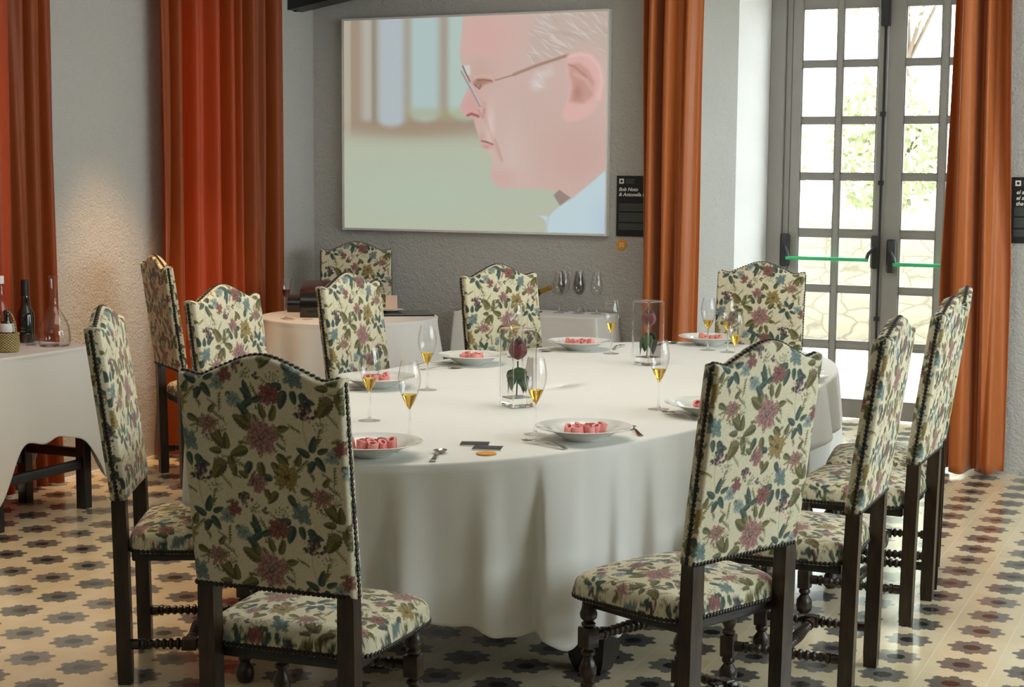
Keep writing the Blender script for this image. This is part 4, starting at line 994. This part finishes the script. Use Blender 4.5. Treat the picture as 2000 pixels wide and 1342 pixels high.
def make_rose():
    t = empty('red_rose'); meta(t, 'x', 'flower', 'red roses in the vases')
    zt = .165
    MB().tube([(.012, .004, .037), (.006, .002, .08), (-.002, 0, .13), (0, 0, zt)], .0028, 8).build('stem', 'leaf', t)
    def petals(specs, mat):
        R = random.Random(3)
        mb_all = MB()
        for (az, r0, hgt, open_, wd) in specs:
            nu_, nv_ = 9, 9; vs = []
            for j in range(nv_):
                v = j / (nv_ - 1)
                for i in range(nu_):
                    u = i / (nu_ - 1) * 2 - 1
                    rad = r0 * (math.sin(min(v * 1.5, 1) * PI / 2) ** .6) * (1 - (.42 if open_ < .0045 else .12) * v ** 3) + open_ * v ** 3 + .002 * math.sin(u * 5 + az)
                    a = az + u * wd * (math.sin(PI * min(.16 + v * .78, 1)) ** .45); z = zt + .004 + hgt * v * (1 - .07 * u * u) - open_ * .3 * v ** 4
                    vs.append((rad * math.cos(a), rad * math.sin(a), z))
            fs = [(j * nu_ + i, j * nu_ + i + 1, (j + 1) * nu_ + i + 1, (j + 1) * nu_ + i) for j in range(nv_ - 1) for i in range(nu_ - 1)]
            mb_all.add(vs, fs)
        o = mb_all.build('bloom' if mat == 'petal' else 'outer_petals', mat, t, angle=180); md = o.modifiers.new('thickness', 'SOLIDIFY'); md.thickness = .0009
    petals([(k * 2.1 + .3, .007 + .0032 * k, .082 - .0016 * k, .000 + .0005 * k, 1.15 - .03 * k) for k in range(9)], 'petal')
    petals([(k * 1.26, .0355 + .001 * (k % 2), .064, .004, .8) for k in range(5)], 'petal2')
    for (z, az, L, tilt) in ((.140, 3.4, .075, -.35), (.135, .5, .07, -.45), (.128, 2.4, .08, -.35), (.118, 5.6, .075, -.5), (.112, 4.2, .07, -.4), (.12, 1.4, .07, -.6)):
        nu_, nv_ = 5, 10; vs = []
        for j in range(nv_):
            v = j / (nv_ - 1)
            for i in range(nu_):
                u = i / (nu_ - 1) * 2 - 1; w = .026 * math.sin(PI * v ** .8) * (1 + .1 * math.sin(v * 30)); r = .003 + min(L * v, .026) + .006 * v; zz = z + tilt * L * v - max(0, L * v - .026) * .8 + .004 * abs(u)
                vs.append((r * math.cos(az) - w * u * math.sin(az), r * math.sin(az) + w * u * math.cos(az), zz))
        fs = [(j * nu_ + i, j * nu_ + i + 1, (j + 1) * nu_ + i + 1, (j + 1) * nu_ + i) for j in range(nv_ - 1) for i in range(nu_ - 1)]
        o = MB().add(vs, fs).build('leaf', 'leaf', t, angle=180); md = o.modifiers.new('thickness', 'SOLIDIFY'); md.thickness = .0006
    return t
vz = make_vase(); rs = make_rose()
V1 = (-2.374, 5.215); V2 = (-2.392, 6.65)
place(vz, (*V1, TBL + .0005), .96, 'tall square glass vase with a dark rose, the nearer one, mid table')
place(vz, (*V2, TBL + .0005), 1.15, 'tall square glass vase with a dark rose, the farther one before the rust curtain')
place(rs, (*V1, TBL + .001), 2.0, 'dark red rose with leafy stem standing in the nearer glass vase')
place(rs, (*V2, TBL + .001), 4.4, 'dark red rose with leafy stem standing in the farther glass vase')

# ------------------------------------------------------------------ dishes with pink rolls
def make_plate():
    pr = [(0, .0), (0, .052), (.002, .056), (.004, .058), (.020, .098), (.0245, .106), (.030, .130), (.0355, .1545), (.0372, .1560), (.0380, .1545), (.034, .130), (.0290, .106), (.0245, .098), (.0095, .062), (.0060, .040), (.0058, .0)]
    pr = [(h * 1.22, max(r, .0003)) for h, r in pr]
    o = MB().lathe(pr, seg=72).build('soup_plate', 'china'); return meta(o, 'x', 'plate', 'white rimmed soup plates on the dining table')
plate = make_plate()
def make_roll(k):
    R = random.Random(k); mb = MB(); seg = 26; r, h = .0170 * R.uniform(.9, 1.15), .029 * R.uniform(.85, 1.15); vs = []; turns = 1.5; n = 30; fs = []
    for i in range(n):
        a = turns * 2 * PI * i / (n - 1); rr = r * (1 - .42 * (i / (n - 1))) * (1 + .07 * math.sin(a * 2 + k))
        for z in (0, h * (1 + .08 * math.sin(a + k))):
            for q in (rr - .0040, rr): vs.append((q * math.cos(a), q * math.sin(a), z))
    for i in range(n - 1):
        b = i * 4; c = b + 4; fs += [(b, c, c + 1, b + 1), (b + 2, b + 3, c + 3, c + 2), (b, b + 2, c + 2, c), (b + 1, c + 1, c + 3, b + 3)]
    fs += [(0, 1, 3, 2), (n * 4 - 4, n * 4 - 2, n * 4 - 1, n * 4 - 3)]
    me = mb.add(vs, fs).build('pink_roll', 'pink', angle=50); return meta(me, 'x', 'food')
rolls = [make_roll(k) for k in range(3)]
def make_herb():
    mb = MB(); R = random.Random(9)
    for k in range(7):
        a = R.uniform(-.8, .8); L = R.uniform(.012, .022); c = Vector((math.cos(a), math.sin(a), .25)).normalized(); e = Vector((-c.y, c.x, 0)) * .004
        b = Vector((R.uniform(-.006, .006), R.uniform(-.006, .006), .001)); mb.add([b, b + c * L * .5 + e, b + c * L, b + c * L * .5 - e], [(0, 1, 2, 3)])
    o = mb.build('herb_garnish', 'herb', angle=180); return meta(o, 'x', 'food', 'herb garnish under the rolls')
herb = make_herb()
PL = [(-2.338, 4.086, 'beside the near left chair back'), (-3.080, 5.426, 'behind the leftmost champagne glass'), (-3.085, 6.290, 'nearest the round table cloth'), (-2.890, 7.060, 'nearest the serving table'),
      (-1.882, 4.647, 'in front of the nearer rose vase'), (-1.690, 5.340, 'half hidden by the near right chair'), (-2.400, 7.575, 'before the chair by the door'), (-1.700, 6.400, 'at the right table edge'), (-2.960, 4.690, 'hidden behind the near left chair')]
for i, (x, y, w) in enumerate(PL):
    place(plate, (x, y, TBL + .0005), i * .7, 'white rimmed soup plate of pink rolls ' + w)
    R = random.Random(40 + i); k = 0
    spots = [(0, 0, 0), (.036, 0, 0), (.018, .031, 0), (-.018, .031, 0), (-.036, 0, 0), (-.018, -.031, 0), (.018, -.031, 0), (.054, .030, 0), (-.055, -.026, 0)]
    for (dx, dy, dz) in spots:
        a = i * .9; X = x + dx * math.cos(a) - dy * math.sin(a); Y = y + dx * math.sin(a) + dy * math.cos(a)
        o = place(rolls[k % 3], (X, Y, TBL + .0142), R.uniform(0, 6), 'coral pink rolled slice on the soup plate ' + w); k += 1
        o.rotation_euler = (R.uniform(-.24, .24), R.uniform(-.24, .24), R.uniform(0, 6)); o.location.z += .002 + (.0045 if abs(dx) > .05 else 0); o['group'] = 'pink rolls on the plate ' + w
    if i in (0, 4):
        place(herb, (x + .072 * .9, y + .02, TBL + .011), .3, 'small green herb leaves on the plate ' + w)

# ------------------------------------------------------------------ cutlery
def strip(fn, n, m=9, th=.0016):
    vs = []; fs = []
    for top in (1, 0):
        for j in range(n + 1):
            x, hw, z, dish = fn(j / n)
            for i in range(m):
                u = i / (m - 1) * 2 - 1; vs.append((x, hw * u, z - dish * (1 - u * u) + (th if top else 0)))
    K = (n + 1) * m
    for t_ in (0, 1):
        for j in range(n):
            for i in range(m - 1):
                a = t_ * K + j * m + i; q = (a, a + 1, a + m + 1, a + m); fs.append(q if t_ == 0 else q[::-1])
    for j in range(n):
        fs += [(j * m, (j + 1) * m, K + (j + 1) * m, K + j * m), (j * m + m - 1, K + j * m + m - 1, K + (j + 1) * m + m - 1, (j + 1) * m + m - 1)]
    fs += [tuple(range(m)) + tuple(reversed(range(K, K + m))), tuple(reversed(range(n * m, n * m + m))) + tuple(range(K + n * m, K + n * m + m))]
    return vs, fs
def spoon_fn(t):
    L = .195; x = t * L
    if t < .66: q = t / .66; return x, .0030 + .0065 * (1 - q) ** 1.6, .002 + .012 * math.sin(q * PI * .9) ** 1.2 * q, 0
    q = (t - .66) / .34; return x, .003 + .0185 * math.sin(PI * min(q * 1.02, 1) ** .75) ** .7, .010 - .004 * q, .0085 * math.sin(PI * q) ** .8
def make_spoon(): v_, f_ = strip(spoon_fn, 40); return meta(MB().add(v_, f_).build('spoon', 'steel', angle=60), 'x', 'spoon', 'steel spoons beside the plates')
def make_fork():
    def fn(t):
        x = t * .145
        if t < .8: q = t / .8; return x, .0028 + .0060 * (1 - q) ** 1.6, .002 + .013 * math.sin(q * PI * .8), 0
        q = (t - .8) / .2; return x, .0030 + .0085 * q ** .7, .0095 + .001 * q, 0
    v_, f_ = strip(fn, 30); mb = MB().add(v_, f_)
    for y in (-.0095, -.0032, .0032, .0095):
        mb.tube([(.143, y, .0115), (.160, y, .0085), (.178, y, .0065), (.192, y, .0085)], [.0018, .0017, .0015, .0009], 6)
    return meta(mb.build('fork', 'steel', angle=60), 'x', 'fork', 'steel forks beside the plates')
sp, fk = make_spoon(), make_fork()
def lay(o, tail, head, lab):
    a = math.atan2(head[1] - tail[1], head[0] - tail[0]); return place(o, (tail[0], tail[1], TBL + .0006), a, lab)
lay(sp, (-2.128, 4.075), (-2.19, 4.26), 'steel spoon lying bowl up at the near table edge beside the small black cards')
lay(fk, (-1.860, 4.447), (-2.035, 4.52), 'steel fork lying left of the foreground plate, tines towards the champagne glass')
lay(fk, (-1.690, 5.195), (-1.84, 5.30), 'steel fork beside the plate that is half hidden by the near right chair')
lay(sp, (-1.742, 4.790), (-1.815, 4.90), 'steel spoon handle showing at the right of the foreground plate')
lay(sp, (-3.22, 5.22), (-3.08, 5.33), 'steel spoon in front of the plate behind the leftmost champagne glass')
lay(sp, (-3.19, 6.00), (-3.07, 6.13), 'steel spoon in front of the plate below the round table cloth')
lay(fk, (-3.27, 6.09), (-3.19, 6.20), 'steel fork at the table edge left of the plate below the round table cloth')
lay(sp, (-3.12, 6.80), (-2.97, 6.93), 'steel spoon between the chair by the tilted bottle and the far plate')
lay(fk, (-2.74, 7.13), (-2.76, 7.32), 'steel fork right of the far plate before the serving table')
lay(sp, (-2.62, 7.40), (-2.58, 7.57), 'dark steel spoon left of the plate at the far end of the table')
lay(fk, (-1.600, 6.40), (-1.57, 6.58), 'steel fork at the right table edge beyond the near right chair')
# cards and coin
for (x, y, a, lab) in [(-2.150, 4.405, -.05, 'small black card with white edge, the farther of two at the near table edge'), (-2.082, 4.355, -.12, 'small black card with white edge, nearer of the two, touching the orange disc')]:
    t = empty('table_card', (x, y, TBL + .0006), a + .42); meta(t, lab, 'card', 'small black cards')
    MB().box((-.045, -.030, 0), (.045, .030, .0035), .0005).build('core', 'white', t, False); MB().box((-.0445, -.0295, .0036), (.0445, .0295, .005), .0004).build('face', 'black', t, False)
t = MB().lathe([(0, .031), (.004, .031)], seg=40).build('orange_disc', 'orange', angle=30); t.location = (-2.045, 4.268, TBL + .0006); meta(t, 'thin round orange disc lying beside the small black cards', 'disc')

# ------------------------------------------------------------------ things on the small round table
t = empty('wooden_box', (-4.905, 7.99, TBL + .0005), .43); meta(t, 'dark lacquered wooden box on the small round table with sloping reddish lid', 'box')
MB().box((-.115, -.10, 0), (.125, .10, .145), .004).build('body', 'blackgloss', t)
mb = MB(); mb.add([(-.118, -.103, .147), (.128, -.103, .147), (.128, .103, .147), (-.118, .103, .147), (-.115, -.10, .150), (.125, -.10, .150), (.125, .10, .205), (-.115, .10, .205)], [(3, 2, 1, 0), (4, 5, 6, 7), (0, 1, 5, 4), (1, 2, 6, 5), (2, 3, 7, 6), (3, 0, 4, 7)]); mb.build('lid', 'mahogany', t)
t = empty('small_box', (-5.21, 8.20, TBL + .0005), .43); meta(t, 'small dark red box behind the left of the lacquered box on the round table', 'box')
MB().box((-.05, -.06, 0), (.06, .06, .085), .003).build('body', 'blackgloss', t); MB().box((-.052, -.062, .086), (.062, .062, .105), .003).build('lid', 'mahogany', t)
for (x, y, lab) in [(-4.873, 7.781, 'thin round tan coaster in front of the lacquered box'), (-5.01, 7.71, 'thin round tan coaster beside the foot of the red wine glass')]:
    o = MB().lathe([(0, .032), (.003, .032)], seg=32).build('coaster', 'kraft', angle=30); o.location = (x + (.06 if x < -5 else 0), y, TBL + .0006); meta(o, lab, 'coaster', 'tan coasters')
o = MB().box((-.20, -.14, 0), (.20, .14, .012), .003).build('black_tray', 'blackgloss'); o.location = (-4.58, 8.33, TBL + .0006); o.rotation_euler = (0, 0, .62); meta(o, 'flat black tray at the right of the small round table', 'tray')
o = MB().lathe([(0, .05), (.004, .06), (.012, .085), (.014, .085), (.007, .06), (.004, .03), (.0038, .0003)], seg=40).build('glass_dish', 'china'); o.location = (-4.655, 8.36, TBL + .0128); meta(o, 'small pale dish on the black tray', 'dish')
t = empty('note_card', (-4.665, 8.40, TBL + .0215), .45); meta(t, 'pale folded note card standing on the dish on the black tray', 'card')
mb = MB(); mb.add([(-.035, -.012, 0), (.035, -.012, 0), (.035, 0, .085), (-.035, 0, .085), (-.035, .018, 0), (.035, .018, 0)], [(0, 1, 2, 3), (3, 2, 5, 4)]); o = mb.build('card', 'kraft', t, False); md = o.modifiers.new('thickness', 'SOLIDIFY'); md.thickness = .001
mb = MB()
for k in range(3): mb.box((-.024, -.0105 + .0016 * k + .002, .058 - .011 * k), (.022 - .008 * (k % 2), -.0095 + .0016 * k + .002, .0595 - .011 * k))

# ------------------------------------------------------------------ bottle in its cradle on the serving table
def bottle_prof(R_, Hb, rn, shoulder, neck): return [(0.0, R_ * .8), (.004, R_), (shoulder, R_), (shoulder + .02, R_ * .92), (shoulder + .045, R_ * .62), (neck, rn * 1.15), (Hb - .03, rn), (Hb - .028, rn * 1.15), (Hb - .004, rn * 1.15), (Hb, rn * .9)]
t = empty('tilted_bottle', (-4.03, 8.88, TBL + .075)); meta(t, 'dark bottle with gold neck lying tilted in a stand on the serving table', 'bottle')
ax = Vector((.93, 0, .36)).normalized(); c0 = -ax * .08
MB().lathe(bottle_prof(.037, .30, .0135, .165, .225), c0, ax, 28).build('bottle_body', 'greenglass', t); MB().lathe([(.228, .0165), (.298, .0155), (.302, .013)], c0, ax, 20).build('foil', 'foil', t)
t2 = empty('bottle_cradle', (-3.93, 8.88, TBL + .0005)); meta(t2, 'small glass stand under the tilted bottle on the serving table', 'stand')
MB().lathe([(0, .045), (.004, .045), (.008, .012), (.03, .006), (.062, .008)], seg=24).build('foot', 'darkmetal', t2)
pts = [(.052 * math.cos(a) * .0 + .0, .041 * math.cos(a), .107 + .044 * math.sin(a)) for a in np.linspace(PI * 1.02, PI * 1.98, 14)]; MB().tube(pts, .0035, 8).build('ring', 'steel', t2)

# ------------------------------------------------------------------ bottles on the left table
t = empty('decanter', (-5.182, 6.00, TBL + .0005)); meta(t, 'clear glass decanter with a long neck and broad round base', 'decanter')
dp = [(0, .062), (.004, .070), (.012, .075), (.05, .076), (.09, .071), (.125, .058), (.155, .040), (.185, .024), (.205, .019), (.25, .0185), (.30, .020), (.332, .0235), (.338, .025)]
ip = [(h + .0025 if h < .33 else h, r - .0022) for h, r in dp]
MB().lathe(dp + [(.3385, .0238)] + ip[::-1], seg=48, square=False).build('vessel', 'thin_glass', t)
MB().lathe([(0.0003, .0605), (.002, .068), (.0045, .0665), (.005, .0003)], seg=48).build('base', 'glass', t)
t = empty('dark_bottle', (-5.412, 6.06, TBL + .0005)); meta(t, 'dark green champagne bottle standing between the decanter and the clear bottle', 'bottle')
MB().lathe(bottle_prof(.043, .305, .0155, .13, .24), seg=36).build('bottle_body', 'greenglass', t); MB().lathe([(.225, .0195), (.30, .0185), (.307, .016)], seg=24).build('foil', 'black', t)
mb = MB()
for k in range(2):
    for i in range(5): a = -1.35 + i * .10; mb.box((.0435 * math.cos(a) - .002, .0435 * math.sin(a) - .002, .070 - k * .014), (.0435 * math.cos(a) + .002, .0435 * math.sin(a) + .001, .076 - k * .014))
mb.build('lettering', 'greyprint', t)
t = empty('clear_bottle', (-5.445, 5.93, TBL + .0005)); meta(t, 'tall clear glass bottle with a pale cap behind the wicker basket', 'bottle')
q = bottle_prof(.047, .315, .0135, .145, .24); MB().lathe(q + [(h + .001, max(r - .002, .001)) for h, r in q[::-1]], seg=36, square=False).build('bottle_body', 'thin_glass', t); MB().lathe([(.295, .0165), (.33, .0165), (.333, .014)], seg=24).build('cap', 'white', t)
t = empty('wicker_basket', (-5.20, 5.70, TBL + .0005)); meta(t, 'small golden wicker basket with arched handle holding a dark bottle', 'basket')
MB().lathe([(0, .040), (.004, .050), (.03, .056), (.08, .053), (.086, .056), (.09, .053), (.08, .049), (.03, .052), (.006, .045), (.005, .0003)], seg=40).build('basket_body', 'wicker', t)
pts = [(.052 * math.cos(a), 0, .085 + .105 * math.sin(a)) for a in np.linspace(0, PI, 24)]; MB().tube(pts, .0045, 8).build('handle', 'wicker', t)
t = empty('basket_bottle', (-5.20, 5.70, TBL + .0062)); meta(t, 'short dark bottle with a white band label standing in the wicker basket', 'bottle')
MB().lathe(bottle_prof(.036, .19, .013, .095, .14), seg=32).build('bottle_body', 'greenglass', t); MB().lathe([(.088, .0366), (.100, .0366), (.118, .0345), (.128, .030)], seg=32, square=False).build('paper_band', 'white', t)
t = empty('small_tumbler', (-5.30, 5.97, TBL + .0005)); meta(t, 'low clear glass tumbler beside the foot of the decanter', 'glass')
MB().lathe([(0, .026), (.003, .028), (.055, .031), (.0555, .030), (.006, .0265), (.005, .0003)], seg=32).build('vessel', 'thin_glass', t)

bpy.context.view_layer.update()
for o in list(bpy.data.objects):
    if o.get('label') == 'x': bpy.data.objects.remove(o)
